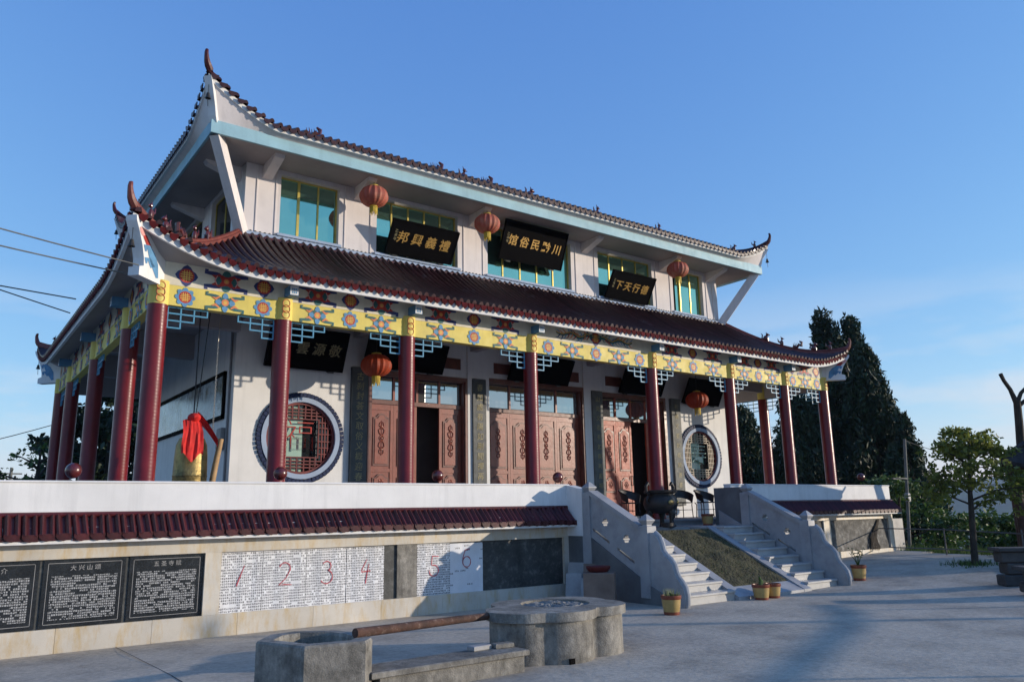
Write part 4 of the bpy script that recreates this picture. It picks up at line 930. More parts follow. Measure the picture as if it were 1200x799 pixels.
def terrace_wall(x0, x1, ztop, ztile, zfr0, zfr1, ground, panels, label, right=False):
    """panels: recessed stretches (xa, xb); marble frame everywhere else"""
    o = thing('terrace_wall', ((x0+x1)/2, (YW+0.14), ground(x0) if not right else .2), label, 'wall')
    mb = MB(); mb.box(x0, x1, (YW+0.002), (YW+0.198), ztile-.02, ztop); mb.bbox(x0, x1+.012, (YW-0.015), (YW+.215), ztop-.001, ztop+.03, .008); mb.build('parapet', M['plaster'], o)
    mb = MB(); mb.box(x0, x1, (YW+0.06), (YW+0.197), -.3, ztile-.021); mb.build('wall_core', M['slab'], o)
    mb = MB(); mb.box(x0, x1-.001, YW, (YW+0.06), zfr1, ztile-.022); mb.build('top_rail', M['marble'], o)
    xa = x0; gx0, gx1 = [p[0] for p in panels], [p[1] for p in panels]
    # base rail split into slabs with fine joints
    x = x0
    while x < x1-.01:
        xe = min(x+1.2, x1); mb = MB(); mb.box(x+.002, xe-.002, (YW-0.005), (YW+0.06), -.3, zfr0); mb.build('base_slab', M['marble'], o); x = xe
    cuts = [x0]+[v for p in panels for v in p]+[x1]
    for i in range(0, len(cuts), 2):
        if cuts[i+1]-cuts[i] > .02: mb = MB(); mb.box(cuts[i]+.001, cuts[i+1]-.001, YW, (YW+0.06), zfr0+.001, zfr1-.001); mb.build('stile', M['marble'], o)
    mb = MB(); mb.box(x0, x1+.06, (YW-0.26), (YW+0.001), ztile-.36, ztile-.30); mb.box(x0, x1, (YW-0.16), (YW+0.001), ztile-.299, ztile-.15); mb.build('coping_board', M['plaster'], o)
    n_ = int((x1-x0)/.2)
    if not right:
        for i in range(n_): link('coping_tile', COP, o, loc=(x1-.06-i*.2+random.uniform(-.004, .004), (YW-0.005)+random.uniform(-.008, .004), ztile-.30+random.uniform(-.006, .006)), rot=(0, random.uniform(-.03, .03), random.uniform(-.025, .025)))
    else:
        for i in range(n_): link('coping_tile', COP, o, loc=(x1-.04-i*.2, (YW-0.005), ztile-.30))
    mb = MB(); mb.tube([(x0, (YW-0.01), ztile+.02), (x1+.04, (YW-0.01), ztile+.02)], .035, 8); mb.build('coping_ridge', M['tile'], o, True)
    return o
WL = terrace_wall(-9.2, 10.62, wz(2.13), wz(1.70), wz(.30), wz(1.155), lambda x: 0, [(wx(-.7), wx(3.33)), (wx(3.56), wx(10.0))], 'long white terrace wall with maroon tile coping and framed black inscription stones')
for a, b, ti in ((-.66, .30, ''), (.33, 1.29, '山简介'), (1.335, 2.30, '大兴山颂'), (2.35, 3.32, '五圣寺赋')):
    a, b = wx(a), wx(b)
    mb = MB(); mb.box(a, b, (YW+0.043), (YW+0.0595), wz(.305), wz(1.15)); p = mb.build('inscription_stone', M['granite'], WL)
    mb = MB(); mb.box(a+.10, b-.10, (YW+0.0405), (YW+0.0425), .345, .91); mb.build('engraved_text', M['notice'], WL)
    mb = MB()
    i_ = .05
    for (c, d, e, f) in ((a+i_, b-i_, .29, .296), (a+i_, b-i_, 1.075, 1.081), (a+i_, a+i_+.006, .29, 1.081), (b-i_-.006, b-i_, .29, 1.081)): mb.box(c, d, (YW+0.0408), (YW+0.043), e, f)
    mb.build('engraved_border', M['paleslab'], WL)
    if ti: put_text('engraved_title', ti, .078, frame_xz(((a+b)/2, (YW+0.041), 1.005), (1, 0, 0), (0, 0, 1)), M['paleslab'], WL, spacing=.1, depth=.002)
mb = MB(); mb.box(wx(6.42), wx(6.79), (YW+0.025), (YW+0.0595), wz(.302), wz(1.153)); mb.build('stile', M['concrete'], WL)
mb = MB(); mb.prism([(12.03, 1.16), (YW+.24, 1.16), (YW+.24, 2.16), (YW-.02, 2.16), (12.03, 2.06)], lambda a, b: Vector((10.55, a, b)), lambda a, b: Vector((10.775, a, b))); mb.build('return_wall', M['plaster'], WL)
mb = MB(); mb.box(10.57, 10.76, YW+.241, 13.6, 1.25, 2.12); mb.build('return_wall', M['plaster'], WL)
# papers pasted on the stone, each numbered by brush
def digit(k):
    c = lambda cx, cz, r, a0, a1, n_=14, q=1: [(cx+r*math.cos(R(a0+(a1-a0)*i/n_)), cz+r*q*math.sin(R(a0+(a1-a0)*i/n_))) for i in range(n_+1)]
    return {1: [[(.06, .18), (0, .02), (-.05, -.12)]], 2: [c(0, .10, .09, 160, -30)+[(.02, -.05), (-.09, -.15), (0, -.14), (.12, -.15)]],
            3: [c(0, .11, .075, 150, -70, 12)+c(.0, -.06, .105, 80, -150, 14)], 4: [[(.02, .19), (-.07, .02), (-.08, -.01), (.09, .0)], [(.06, .12), (.03, -.03), (.0, -.2)]],
            5: [[(.10, .17), (-.03, .18), (-.05, .03)]+c(-.0, -.07, .095, 110, -190, 16)], 6: [[(.07, .17), (-.03, .15), (-.08, .02)]+c(0, -.06, .085, 170, 530, 18, 1.1)]}[k]
sheets = [(3.56, 4.18, .295, 1.15), (4.185, 4.855, .29, 1.15), (4.86, 5.525, .28, 1.145), (5.53, 6.19, .27, 1.14), (6.81, 7.455, .27, 1.145), (7.46, 8.14, .262, 1.13)]
words = ['one', 'two', 'three', 'four', 'five', 'six']
for k, (a, b, c, d) in enumerate(sheets):
    a, b, c, d = wx(a), wx(b), wz(c), wz(d)
    o = thing('paper_sheet', ((a+b)/2, (YW+0.03), c), ['paper with a single slanted red stroke for one, beside the marble stile', 'paper with a red brushed numeral two pasted on the wall', 'paper with a red brushed numeral three pasted on the wall', 'paper with a red brushed numeral four beside the dark stone gap', 'paper with a red brushed numeral five beside the grey stile', 'half blank paper with a red brushed numeral six beside black stone'][k], 'paper', 'numbered paper sheets pasted on the wall')
    mb = MB(); y = (YW+0.052)-.002*(k % 2); nx_ = 8
    for i in range(nx_+1):
        xx = a+(b-a)*i/nx_; yy = y-.004*math.sin(i*1.9+k); mb.v += [(xx, yy, c), (xx, yy, d), (xx, yy+.002, c), (xx, yy+.002, d)]
    for i in range(nx_): q = i*4; mb.f += [(q, q+4, q+5, q+1), (q+3, q+7, q+6, q+2), (q+1, q+5, q+7, q+3), (q, q+2, q+6, q+4)]; mb.m += [0]*4
    mb.f += [(0, 1, 3, 2), (nx_*4, nx_*4+2, nx_*4+3, nx_*4+1)]; mb.m += [0]*2
    mb.build('sheet', M['sheet'] if k != 5 else M['sheetb'], o)
    mb = MB(); cx = (a+b)/2+(.0 if k != 0 else -.02); cz = (c+d)/2+(.06 if k != 5 else .18)
    for st in digit(k+1):
        pts = [(cx+p[0], cz+p[1]) for p in st]; n_ = len(pts); ribbon(mb, pts, [.009+.011*abs(math.sin(i*.8+k)) for i in range(n_)], (YW+0.043), 0)
    mb.build('brush_number', M['ink'], o)
# right wing
WR = terrace_wall(15.76, wx(22.08), wz(2.17), wz(1.76), wz(.49), wz(1.29), lambda x: .3, [(wx(16.1), wx(18.70)), (wx(19.0), wx(21.85))], 'short white terrace wall with tile coping and two worn inscription slabs right of the stairs', True)
for a, b in ((16.1, 18.7), (19.0, 21.84)):
    mb = MB(); mb.box(wx(a)+.004, wx(b)-.004, (YW+0.043), (YW+0.0595), wz(.495), wz(1.285)); mb.build('inscription_stone', M['wornslab'], WR)
mb = MB(); mb.box(15.56, 15.755, 12.03, 12.85, 1.0, 2.13); mb.build('return_wall', M['darkside'], WR)  # shaded inner face of the parapet return, shade held in its colour
mb = MB(); mb.prism([((YW+0.2), -.5), (14.6, -.5), (14.2, 1.2), ((YW+0.2), 1.3)], lambda a, b: Vector((wx(22.08), a, b)), lambda a, b: Vector((wx(22.3), a, b))); mb.build('end_buttress', M['concrete'], WR)
# dry bundle of twigs leaning in the panel
mb = MB(); rr = random.Random(5)
for i in range(60):
    a = rr.uniform(-1, 1); mb.tube([(21.7+.5*rr.random(), (YW-0.03), .40+.1*rr.random()), (21.9+.14*a, (YW-0.02), .71+.1*rr.random()), (22.3+.04*a, (YW+0.01), 1.2+.06*rr.random())], [.006, .006, .004], 4)
tag(mb.build('twig_broom', M['bark'], None), 'dark twig broom leaning against the worn inscription slab', 'broom')
# red ball finials behind the parapet
for x, bl in ((1.73, 'maroon ball finial over the parapet in front of the side columns'), (4.86, 'maroon ball finial over the parapet beside the red seal window'), (7.98, 'maroon ball finial over the parapet in front of the half open door'), (11.0, 'maroon ball finial over the parapet in front of the wide middle door'), (23.0, 'maroon ball finial above the short parapet beside the last red column')):
    o = thing('ball_post', (x, 13.3, 1.25), bl, 'post', 'maroon ball-topped posts behind the parapet')
    mb = MB(); mb.lathe([(.09, 0), (.09, .72), (.11, .75), (.11, .80), (.07, .84), (.06, .90)], (x, 13.3, 1.25), 16); mb.build('post', M['figure'], o, True)
    mb = MB(); mb.ball((x, 13.3, 2.36 if x < 20 else 2.5), .115, 16, 10); mb.build('ball', M['figure'], o, True)
# ================================================================== STAIRCASE
ST = thing('stone_staircase', (13.1, 10.8, 0), 'grey marble staircase in two flights either side of a turf ramp, with carved balustrades', 'staircase')
SY0, RUN, RIS, NS = 9.75, .285, .154, 8
for xa, xb in ((10.78, 12.19), (14.46, 15.5)):
    for i in range(NS):
        mb = MB(); y0 = SY0+i*RUN; z0 = i*RIS if i else -.2; z1 = (i+1)*RIS+.02
        mb.bbox(xa, xb, y0-.025, 12.72, z1-.045, z1, .008); mb.box(xa+.003, xb-.003, y0, 12.715, z0+(.021 if i else 0), z1-.0455); mb.build('step', M['step'], ST)
sl_ = RIS/RUN
def rz(y): return .03+(y-SY0)*.515
mb = MB()
mb.prism([(SY0-.06, -.2), (12.715, -.2), (12.715, rz(12.0)), (12.0, rz(12.0)), (SY0-.06, rz(SY0-.06))], lambda a, b: Vector((12.192, a, b)), lambda a, b: Vector((14.458, a, b))); mb.build('ramp', M['step'], ST)
for xa, xb in ((12.19, 12.43), (14.22, 14.46)):
    mb = MB(); mb.prism([(SY0-.09, rz(SY0)-.1), (SY0-.09, rz(SY0)+.03), (12.02, rz(12.02)+.06), (12.02, rz(12.02)-.1)], lambda a, b: Vector((xa, a, b)), lambda a, b: Vector((xb, a, b))); mb.build('ramp_border', M['greymarble'], ST)
mb = MB(); mb.prism([(SY0-.085, rz(SY0)-.1), (SY0-.085, rz(SY0)+.025), (SY0+.26, rz(SY0+.26)+.035), (SY0+.26, rz(SY0)-.1)], lambda a, b: Vector((12.431, a, b)), lambda a, b: Vector((14.219, a, b))); mb.build('ramp_border', M['greymarble'], ST)
mb = MB(); nx_, ny_ = 40, 50
for j in range(ny_+1):
    for i in range(nx_+1):
        x = 12.432+1.786*i/nx_; y = SY0+.26+(11.98-SY0-.26)*j/ny_; e_ = min(i, nx_-i, j, ny_-j) > 0
        mb.v.append((x, y, rz(y)+.03+(random.uniform(0, .014)+.012*math.sin(x*9)*math.sin(y*7) if e_ else 0)))
for j in range(ny_):
    for i in range(nx_): mb.f.append((j*(nx_+1)+i, j*(nx_+1)+i+1, (j+1)*(nx_+1)+i+1, (j+1)*(nx_+1)+i)); mb.m.append(0)
for i in range(5000):
    x = random.uniform(12.45, 14.2); y = random.uniform(SY0+.28, 11.96); z = rz(y)+.035; a = random.uniform(0, 6.28); h = random.uniform(.008, .028); w = .006
    mb.add([(x-w*math.cos(a), y-w*math.sin(a), z), (x+w*math.cos(a), y+w*math.sin(a), z), (x+random.uniform(-.03, .03), y+random.uniform(-.03, .03), z+h)], [(0,1,2)], 1 if random.random() < .1 else 0)
mb.build('turf', [M['turf'], M['grassm']], ST, kind='stuff')
def balustrade(x0, x1, yl, yu, left):
    top = lambda y: 1.40+(y-10.55)*.50; bot = lambda y: .46+(y-10.55)*.53
    def flower(cy, cz): return [(cy+(.075+.014*math.cos(6*t_))*math.cos(t_), cz+(.075+.014*math.cos(6*t_))*math.sin(t_)) for t_ in [2*math.pi*i/24 for i in range(24)]]
    holes = [flower(11.42, 1.42), flower(10.86, 1.12)]
    slots = [[(11.78, bot(11.78)+.15), (11.78, bot(11.78)+.205), (11.32, bot(11.32)+.205), (11.32, bot(11.32)+.15)], [(11.12, bot(11.12)+.15), (11.12, bot(11.12)+.205), (10.68, bot(10.68)+.205), (10.68, bot(10.68)+.15)]]
    plate_yz('balustrade_panel', [[(yl, bot(yl)), (yu, bot(yu)), (yu, top(yu)-.09), (yl, top(yl)-.09)]]+holes+slots, x0+.03, x1-.03, M['greymarble'], ST)
    mb = MB(); mb.prism([(yl, top(yl)-.09), (yu, top(yu)-.09), (yu, top(yu)), (yl, top(yl))], lambda a, b: Vector((x0-.01, a, b)), lambda a, b: Vector((x1+.01, a, b))); mb.build('handrail', M['greymarble'], ST)
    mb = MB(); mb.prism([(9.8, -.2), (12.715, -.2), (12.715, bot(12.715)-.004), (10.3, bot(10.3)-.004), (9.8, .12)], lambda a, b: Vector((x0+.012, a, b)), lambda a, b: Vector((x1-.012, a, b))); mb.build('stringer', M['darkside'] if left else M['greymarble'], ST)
    for y, zb, zt in ((10.40, .1, 1.36), (11.93, .6, 2.0)):
        mb = MB(); c = ((x0+x1)/2, y); hw = .115
        mb.bbox(c[0]-hw, c[0]+hw, y-hw, y+hw, zb, zt, .012)
        mb.lathe([(.09, zt-.001), (.09, zt+.02), (.15, zt+.09), (.15, zt+.105), (.03, zt+.20), (.01, zt+.205)], (c[0], y, 0), 4, T=Matrix.Translation((c[0], y, 0)) @ Matrix.Rotation(R(45), 4, 'Z') @ Matrix.Translation((-c[0], -y, 0)))
        mb.build('newel_post', M['greymarble'], ST)
    S_ = [(10.29, .0), (10.29, 1.24), (10.20, 1.24), (10.10, 1.17), (10.04, 1.05), (10.01, .93), (9.94, .85), (9.85, .79), (9.77, .70), (9.74, .59), (9.70, .50), (9.62, .42), (9.55, .33), (9.52, .20), (9.53, .07), (9.57, -.05)]
    plate_yz('scroll', [S_], x0+.035, x1-.035, M['greymarble'], ST)
    C_ = [(x_, z_) for x_, z_ in S_[1:]]
    mb = MB(); mb.tube([((x0+x1)/2, a, b) for a, b in C_[1:]], .045, 8); mb.build('scroll_edge', M['greymarble'], ST, True)
balustrade(10.56, 10.775, 10.50, 11.82, True)
balustrade(15.51, 15.725, 10.50, 11.82, False)
# ================================================================== LOOSE THINGS
def pot(x, y, z, r, h, label, plant):
    o = thing('flower_pot', (x, y, z), label, 'flower pot', 'glazed flower pots round the stairs')
    mb = MB(); mb.lathe([(r*.74, 0), (r*.78, .03), (r*.78, h*.16)], (x, y, z), 24); mb.build('base_band', M['potr'], o, True)
    mb = MB(); mb.lathe([(r*.775, h*.155), (r*.88, h*.5), (r*.93, h*.80)], (x, y, z), 24); mb.build('body', M['potc'], o, True)
    mb = MB(); mb.lathe([(r*.94, h*.79), (r*1.0, h*.84), (r*1.0, h), (r*.88, h), (r*.86, h*.9)], (x, y, z), 24); mb.build('rim', M['potr'], o, True)
    mb = MB(); mb.lathe([(r*.87, h*.86), (r*.87, h*.92)], (x, y, z), 16); mb.build('earth', M['earth'], o)
    mb = MB(); rr = random.Random(int(x*100))
    if plant == 'tuft':
        for i in range(60):
            a = rr.uniform(0, 6.28); q = rr.random()*r*.8; L = rr.uniform(.06, .16); px, py = x+q*math.cos(a), y+q*math.sin(a)
            mb.add([(px-.008, py, z+h*.9), (px+.008, py, z+h*.9), (px+.03*math.cos(a), py+.03*math.sin(a), z+h*.9+L)], [(0,1,2)])
    elif plant == 'stub':
        mb.tube([(x, y, z+h*.9), (x+.01, y, z+h+.07), (x-.02, y, z+h+.13)], [.035, .03, .02], 8); mb.ball((x+.03, y, z+h+.04), (.035, .035, .05), 8, 5)
    elif plant == 'sprig':
        for i in range(5):
            a = rr.uniform(0, 6.28); top = (x+.22*math.cos(a), y+.12*math.sin(a), z+h+rr.uniform(.2, .42)); mb.tube([(x, y, z+h*.9), (x+.08*math.cos(a), y+.05*math.sin(a), z+h+.12), top], [.012, .008, .004], 5)
            for k in range(9):
                t_ = rr.uniform(.4, 1); c = Vector((x+.22*math.cos(a)*t_, y+.12*math.sin(a)*t_, z+h+.35*t_)); d = Vector((rr.uniform(-1, 1), rr.uniform(-1, 1), rr.uniform(-.3, .6))).normalized()*.05; e = d.orthogonal().normalized()*.02
                mb.add([c, c+d*.5+e, c+d, c+d*.5-e], [(0,1,2,3)])
    if mb.v: mb.build('plant', M['leaf'], o)
pot(9.86, 9.16, 0, .165, .30, 'yellow glazed pot with short green tufts beside the stair scroll', 'tuft')
pot(12.58, 9.46, 0, .165, .27, 'yellow glazed pot with a stubby plant at the foot of the turf ramp', 'stub')
pot(12.98, 9.49, 0, .15, .26, 'empty yellow glazed pot close behind another at the ramp foot', '')
pot(16.45, 9.80, zg(16.45, 9.8), .165, .32, 'yellow glazed pot with a leafy sprig beside the scroll next to the worn slabs', 'sprig')
pot(15.38, 12.95, 1.25, .15, .27, 'brown and yellow pot on the landing against the dark return wall', '')
# small green bottle-like bucket beside it
CE = thing('incense_censer', (13.72, 12.9, 1.25), 'large dark cast iron incense censer on three legs at the stair top', 'censer')
cx_, cy_ = 13.72, 12.9
mb = MB(); mb.lathe([(.05, .30), (.26, .32), (.36, .40), (.40, .52), (.37, .64), (.30, .70), (.29, .74), (.37, .77), (.38, .81), (.33, .83), (.30, .80), (.28, .62)], (cx_, cy_, 1.25), 28); mb.build('bowl', M['iron'], CE, True)
for k in range(3):
    a = R(-80+120*k); q = (math.cos(a), math.sin(a)); mb = MB()
    mb.tube([(cx_+.24*q[0], cy_+.24*q[1], 1.65), (cx_+.31*q[0], cy_+.31*q[1], 1.54), (cx_+.27*q[0], cy_+.27*q[1], 1.42), (cx_+.28*q[0], cy_+.28*q[1], 1.31), (cx_+.31*q[0], cy_+.31*q[1], 1.25)], [.09, .085, .05, .055, .08], 10); mb.build('leg', M['iron'], CE, True)
for sx in (-1, 1):
    mb = MB(); X_ = cx_+sx*.36
    mb.tube([(X_, cy_, 1.98), (X_+sx*.08, cy_, 2.04), (X_+sx*.09, cy_, 2.16), (X_+sx*.03, cy_, 2.24), (X_-sx*.02, cy_, 2.19)], [.035, .035, .04, .045, .02], 8); mb.tube([(X_+sx*.02, cy_, 1.76), (X_+sx*.10, cy_, 1.84), (X_+sx*.04, cy_, 1.94)], .03, 8); mb.build('handle', M['iron'], CE, True)
mb = MB(); mb.ball((cx_-.06, cy_-.385, 1.80), (.09, .03, .06), 10, 6); mb.ball((cx_+.2, cy_-.33, 1.80), (.05, .03, .05), 8, 5); mb.build('relief', M['bronze'], CE, True)
mb = MB(); mb.lathe([(.10, 0), (.14, .03), (.15, .10), (.13, .10), (.11, .05)], (13.42, 12.45, 1.25), 18)
tag(mb.build('iron_bowl', M['iron'], None, True), 'small dark iron bowl standing below the incense censer', 'bowl')
def chair(x, y, rot, label):
    o = thing('rattan_chair', (x, y, 1.40), label, 'chair', 'black rattan chairs on the porch')
    T = Matrix.Translation((x, y, 1.40)) @ Matrix.Rotation(rot, 4, 'Z')
    mb = MB(); mb.lathe([(.02, .40), (.23, .40), (.25, .415), (.25, .43), (.02, .435)], (0, 0, 0), 18, T=T); mb.build('seat', M['wicker'], o, True)
    mb = MB(); K = 14
    for h0, h1, r0, r1 in ((.5, .72, .26, .30),):
        for i in range(K+1):
            a = R(-20+220*i/K); hh = .60+.16*math.sin(R(180*i/K)); mb.v += [tuple(T @ Vector((.25*math.cos(a), .25*math.sin(a), hh-.20))), tuple(T @ Vector((.30*math.cos(a), .30*math.sin(a), hh)))]
        for i in range(K): mb.f.append((2*i, 2*i+2, 2*i+3, 2*i+1)); mb.m.append(0)
    mb.build('backrest', M['wicker'], o, True)
    mb = MB(); mb.tube([T @ Vector((.305*math.cos(R(-20+220*i/K)), .305*math.sin(R(-20+220*i/K)), .60+.16*math.sin(R(180*i/K)))) for i in range(K+1)], .018, 7); mb.build('arm_rail', M['wicker'], o, True)
    for a in (-20, 60, 120, 200):
        mb = MB(); c, s = math.cos(R(a)), math.sin(R(a)); hh = .60 if a in (-20, 200) else .42
        mb.tube([T @ Vector((.30*c, .30*s, hh)), T @ Vector((.25*c, .25*s, .35)), T @ Vector((.27*c, .27*s, .0))], .014, 6); mb.build('leg', M['wicker'], o)
    mb = MB(); mb.tube([T @ Vector((.24*math.cos(R(i*30)), .24*math.sin(R(i*30)), .22)) for i in range(13)], .009, 5, cap=False); mb.build('stretcher', M['wicker'], o)
chair(14.75, 14.9, R(10), 'black rattan chair left of the censer in front of the bare red door')
chair(17.05, 15.2, R(-20), 'black rattan chair half hidden behind the incense censer')
chair(17.78, 15.0, R(8), 'black rattan chair below the pale round window')
# stacked offcuts at the stair side
mb = MB(); T = Matrix.Translation((9.78, 10.75, 0)) @ Matrix.Rotation(R(-48), 4, 'Z'); mb.bbox(-.27, .27, -.2, .2, 0, .58, .01, T=T)
CR = mb.build('wooden_crate', M['ply'], None); tag(CR, 'dark plywood crate standing against the shaded side of the stairs', 'crate')
mb = MB(); mb.lathe([(.16, .0), (.21, .05), (.225, .10), (.21, .10), (.16, .03)], (9.82, 10.82, .58), 20)
tag(mb.build('red_basin', M['redplastic'], None, True), 'dark red plastic basin lying on top of the plywood crate', 'basin')
for i, (x, y, h, w, m_, lean) in enumerate(((10.33, 12.1, .68, .32, 'paleslab', 14), (10.42, 11.75, .66, .26, 'ply', 10), (10.15, 11.92, .50, .3, 'paleslab', 18), (10.25, 11.55, .42, .34, 'paleslab', 16))):
    T = Matrix.Translation((x, y, 0)) @ Matrix.Rotation(R(-62+i*6), 4, 'Z') @ Matrix.Rotation(R(-lean), 4, 'X'); mb = MB(); mb.bbox(-w/2, w/2, 0, .03, 0, h, .004, T=T)
    tag(mb.build('offcut_slab', M[m_], None), ['tall pale offcut slab leaning in the corner between wall and stairs', 'brown board leaning beside the plywood crate', 'shorter pale offcut slab leaning in front of the tall one', 'lowest pale offcut slab leaning nearest the crate'][i], 'slab')
# octagonal concrete basin
ox, oy, oh = 3.15, 7.48, .52
OB = thing('octagonal_basin', (ox, oy, 0), 'weathered octagonal concrete basin with a thick flat rim', 'basin')
OCT = [(2.63, 7.64), (2.88, 7.97), (3.14, 8.02), (3.50, 7.78), (3.58, 7.48), (3.54, 7.08), (3.40, 6.93), (2.86, 7.04)]
ring = lambda k, z: [Vector((ox+(x-ox)*k, oy+(y-oy)*k, z)) for x, y in OCT]
mb = MB(); Rr = [(1.0, -.05), (1.0, oh-.02), (.975, oh), (.72, oh), (.70, oh-.03), (.69, .15)]
for r, z in Rr: mb.v += [tuple(p) for p in ring(r, z)]
for k in range(len(Rr)-1):
    for i in range(8): mb.f.append((k*8+i, k*8+8+i, k*8+8+(i+1) % 8, k*8+(i+1) % 8)); mb.m.append(0)
mb.f.append(tuple(range(40, 48))); mb.m.append(0); mb.build('basin_wall', M['concrete'], OB)
mb = MB(); mb.add(ring(.695, .2), [tuple(range(8))]); mb.build('ash', M['soil'], OB)
# blossom shaped basin: union of five lobes around a centre
BB = thing('blossom_basin', (6.25, 7.75, 0), 'weathered concrete fire basin of rounded lobes with an ash-filled round pit', 'basin')
lob = [(5.72, 7.60, .40), (6.07, 7.48, .45), (6.66, 7.54, .40), (6.68, 7.94, .42), (6.15, 8.0, .46)]
bc = (6.28, 7.78)
def outline(gr, n_=120):
    P = []
    for i in range(n_):
        a = 2*math.pi*i/n_; c, s = math.cos(a), math.sin(a); best = .2
        for x, y, r in lob:
            dx, dy = x-bc[0], y-bc[1]; b_ = dx*c+dy*s; q = b_*b_-(dx*dx+dy*dy-(r+gr)**2)
            if q > 0: best = max(best, b_+math.sqrt(q))
        P.append((bc[0]+best*c, bc[1]+best*s))
    return P
def extr(P, z0, z1, name, m_, hole=None):
    me = plate([P]+([hole] if hole else []), z1-z0); me.transform(Matrix.Translation((0, 0, (z0+z1)/2))); me.materials.append(m_); return link(name, me, BB)
pit = circ(6.38, 7.84, .43, 40)
extr(outline(0), -.05, .451, 'basin_wall', M['concrete'], pit); extr(outline(.045), .45, .55, 'coping', M['concrete'], circ(6.38, 7.84, .425, 40))
mb = MB(); rr = random.Random(3); K = 12
for i in range(K+1):
    for j in range(40): r = .43*i/K; a = 2*math.pi*j/40; mb.v.append((6.38+r*math.cos(a), 7.84+r*math.sin(a), .515+rr.uniform(-.012, .02)+(.02 if i < K-2 else 0)))
for i in range(K):
    for j in range(40): mb.f.append((i*40+j, (i+1)*40+j, (i+1)*40+(j+1) % 40, i*40+(j+1) % 40)); mb.m.append(0)
mb.build('ash', M['soil'], BB)
mb = MB(); mb.box(5.92, 5.99, 7.034, 7.2, .0, .06); mb.build('vent_dark', M['black'], BB)  # solid black block drawing the shade inside the vent
# bench slab between the basins, bricks on it, rusty pole
BS = thing('concrete_bench', (4.5, 7.2, 0), 'low concrete bench slab between the two basins', 'bench')
d0, d1 = Vector((3.50, 7.22, 0)), Vector((5.36, 7.26, 0)); T = frame_xz((d0+d1)/2, (d1-d0), Vector((0, 0, 1)).cross(d1-d0)); hl = (d1-d0).length/2
mb = MB(); mb.bbox(-hl, hl, -.22, .22, .16, .22, .01, T=T); mb.build('slab', M['concrete'], BS)
mb = MB(); mb.box(-hl+.1, hl-.05, -.19, -.07, 0, .16, T=T); mb.box(-hl+.1, hl-.05, .07, .19, 0, .16, T=T); mb.build('support', M['concrete'], BS)
for i, (a, b, w, r_) in enumerate(((4.95, 7.38, .24, 6), (5.22, 7.33, .22, -8))):
    mb = MB(); TT = Matrix.Translation((a, b, .22)) @ Matrix.Rotation(R(r_), 4, 'Z'); mb.bbox(-w/2, w/2, -.06, .06, 0, .05, .008, T=TT)
    tag(mb.build('brick', M['concrete'] if i else M['paleslab'], None), ('rough dark brick' if i else 'pale cut brick')+' lying on the end of the concrete bench', 'brick')
mb = MB(); mb.tube([(3.42, 7.2, .558), (4.1, 7.385, .538), (4.8, 7.565, .522), (5.36, 7.72, .50)], [.046, .043, .041, .038], 10)
tag(mb.build('rusty_pole', M['rust'], None, True), 'rusty brown pole lying across from one concrete basin to the other', 'pole')
# ================================================================== VEGETATION
def leaves(name, C, size, m, parent, asp=.5, up=0.0, kind=None):
    """one small diamond face per leaf centre (numpy)"""
    C = np.asarray(C, float); N = len(C)
    a = rng.normal(size=(N, 3)); a[:, 2] += up; a /= np.linalg.norm(a, axis=1)[:, None]
    b = rng.normal(size=(N, 3)); b -= a*(a*b).sum(1)[:, None]; b /= np.linalg.norm(b, axis=1)[:, None]
    s = (size*rng.uniform(.6, 1.3, N))[:, None]
    V = np.stack([C-a*s, C+b*s*asp, C+a*s, C-b*s*asp], 1).reshape(-1, 3)
    me = bpy.data.meshes.new(name); me.vertices.add(4*N); me.vertices.foreach_set('co', V.ravel())
    me.loops.add(4*N); me.loops.foreach_set('vertex_index', np.arange(4*N)); me.polygons.add(N); me.polygons.foreach_set('loop_start', np.arange(N)*4); me.polygons.foreach_set('loop_total', np.full(N, 4))
    me.update(calc_edges=True); me.materials.append(m); return link(name, me, parent, kind=kind)
def clump_cloud(cents, rads, n_each, flat=.75):
    out = []
    for c, r in zip(cents, rads):
        n_ = max(8, int(n_each*r**1.6)); d = rng.normal(size=(n_, 3)); d /= np.linalg.norm(d, axis=1)[:, None]
        out.append(np.asarray(c)+d*(r*rng.uniform(.35, 1, (n_, 1))**.6)*np.array([1, 1, flat]))
    return np.concatenate(out)
def conifer(x, y, z0, h, w, label, nn=26000, name='cypress_tree', tops=1, size=.16, power=.82):
    o = thing(name, (x, y, z0), label, 'tree', 'trees behind the temple')
    mb = MB(); mb.tube([(x, y, z0-.5), (x+.1, y, z0+h*.5), (x, y, z0+h*.9)], [.28, .18, .05], 8); mb.build('trunk', M['bark'], o, True)
    cents, rads = [], []
    for i in range(230):
        t_ = rng.uniform(.0, 1)**1.15; rr = w/2*(1-t_)**power
        a = rng.uniform(0, 6.28); q = rr*rng.uniform(.45, 1.0); k = rng.integers(0, tops); ox_ = (k-(tops-1)/2)*w*.22*t_
        cents.append((x+ox_*.8+q*math.cos(a), y-ox_*.6+q*math.sin(a), z0+h*t_*(1 if k == 0 else .97))); rads.append(rng.uniform(.45, .95)*(w/6)*(1.15-.6*t_))
    C = clump_cloud(cents, rads, nn/230/.55, 1.25)
    leaves('crown', C, size, M['conif'], o, .32, 1.2)
def at(px, dist, z):  # ground position seen at picture column px, dist metres ahead
    d = fw*1.0+r2*((px-600)/920); d = Vector((d.x, d.y, 0)); p = d*dist; return p.x, p.y, z
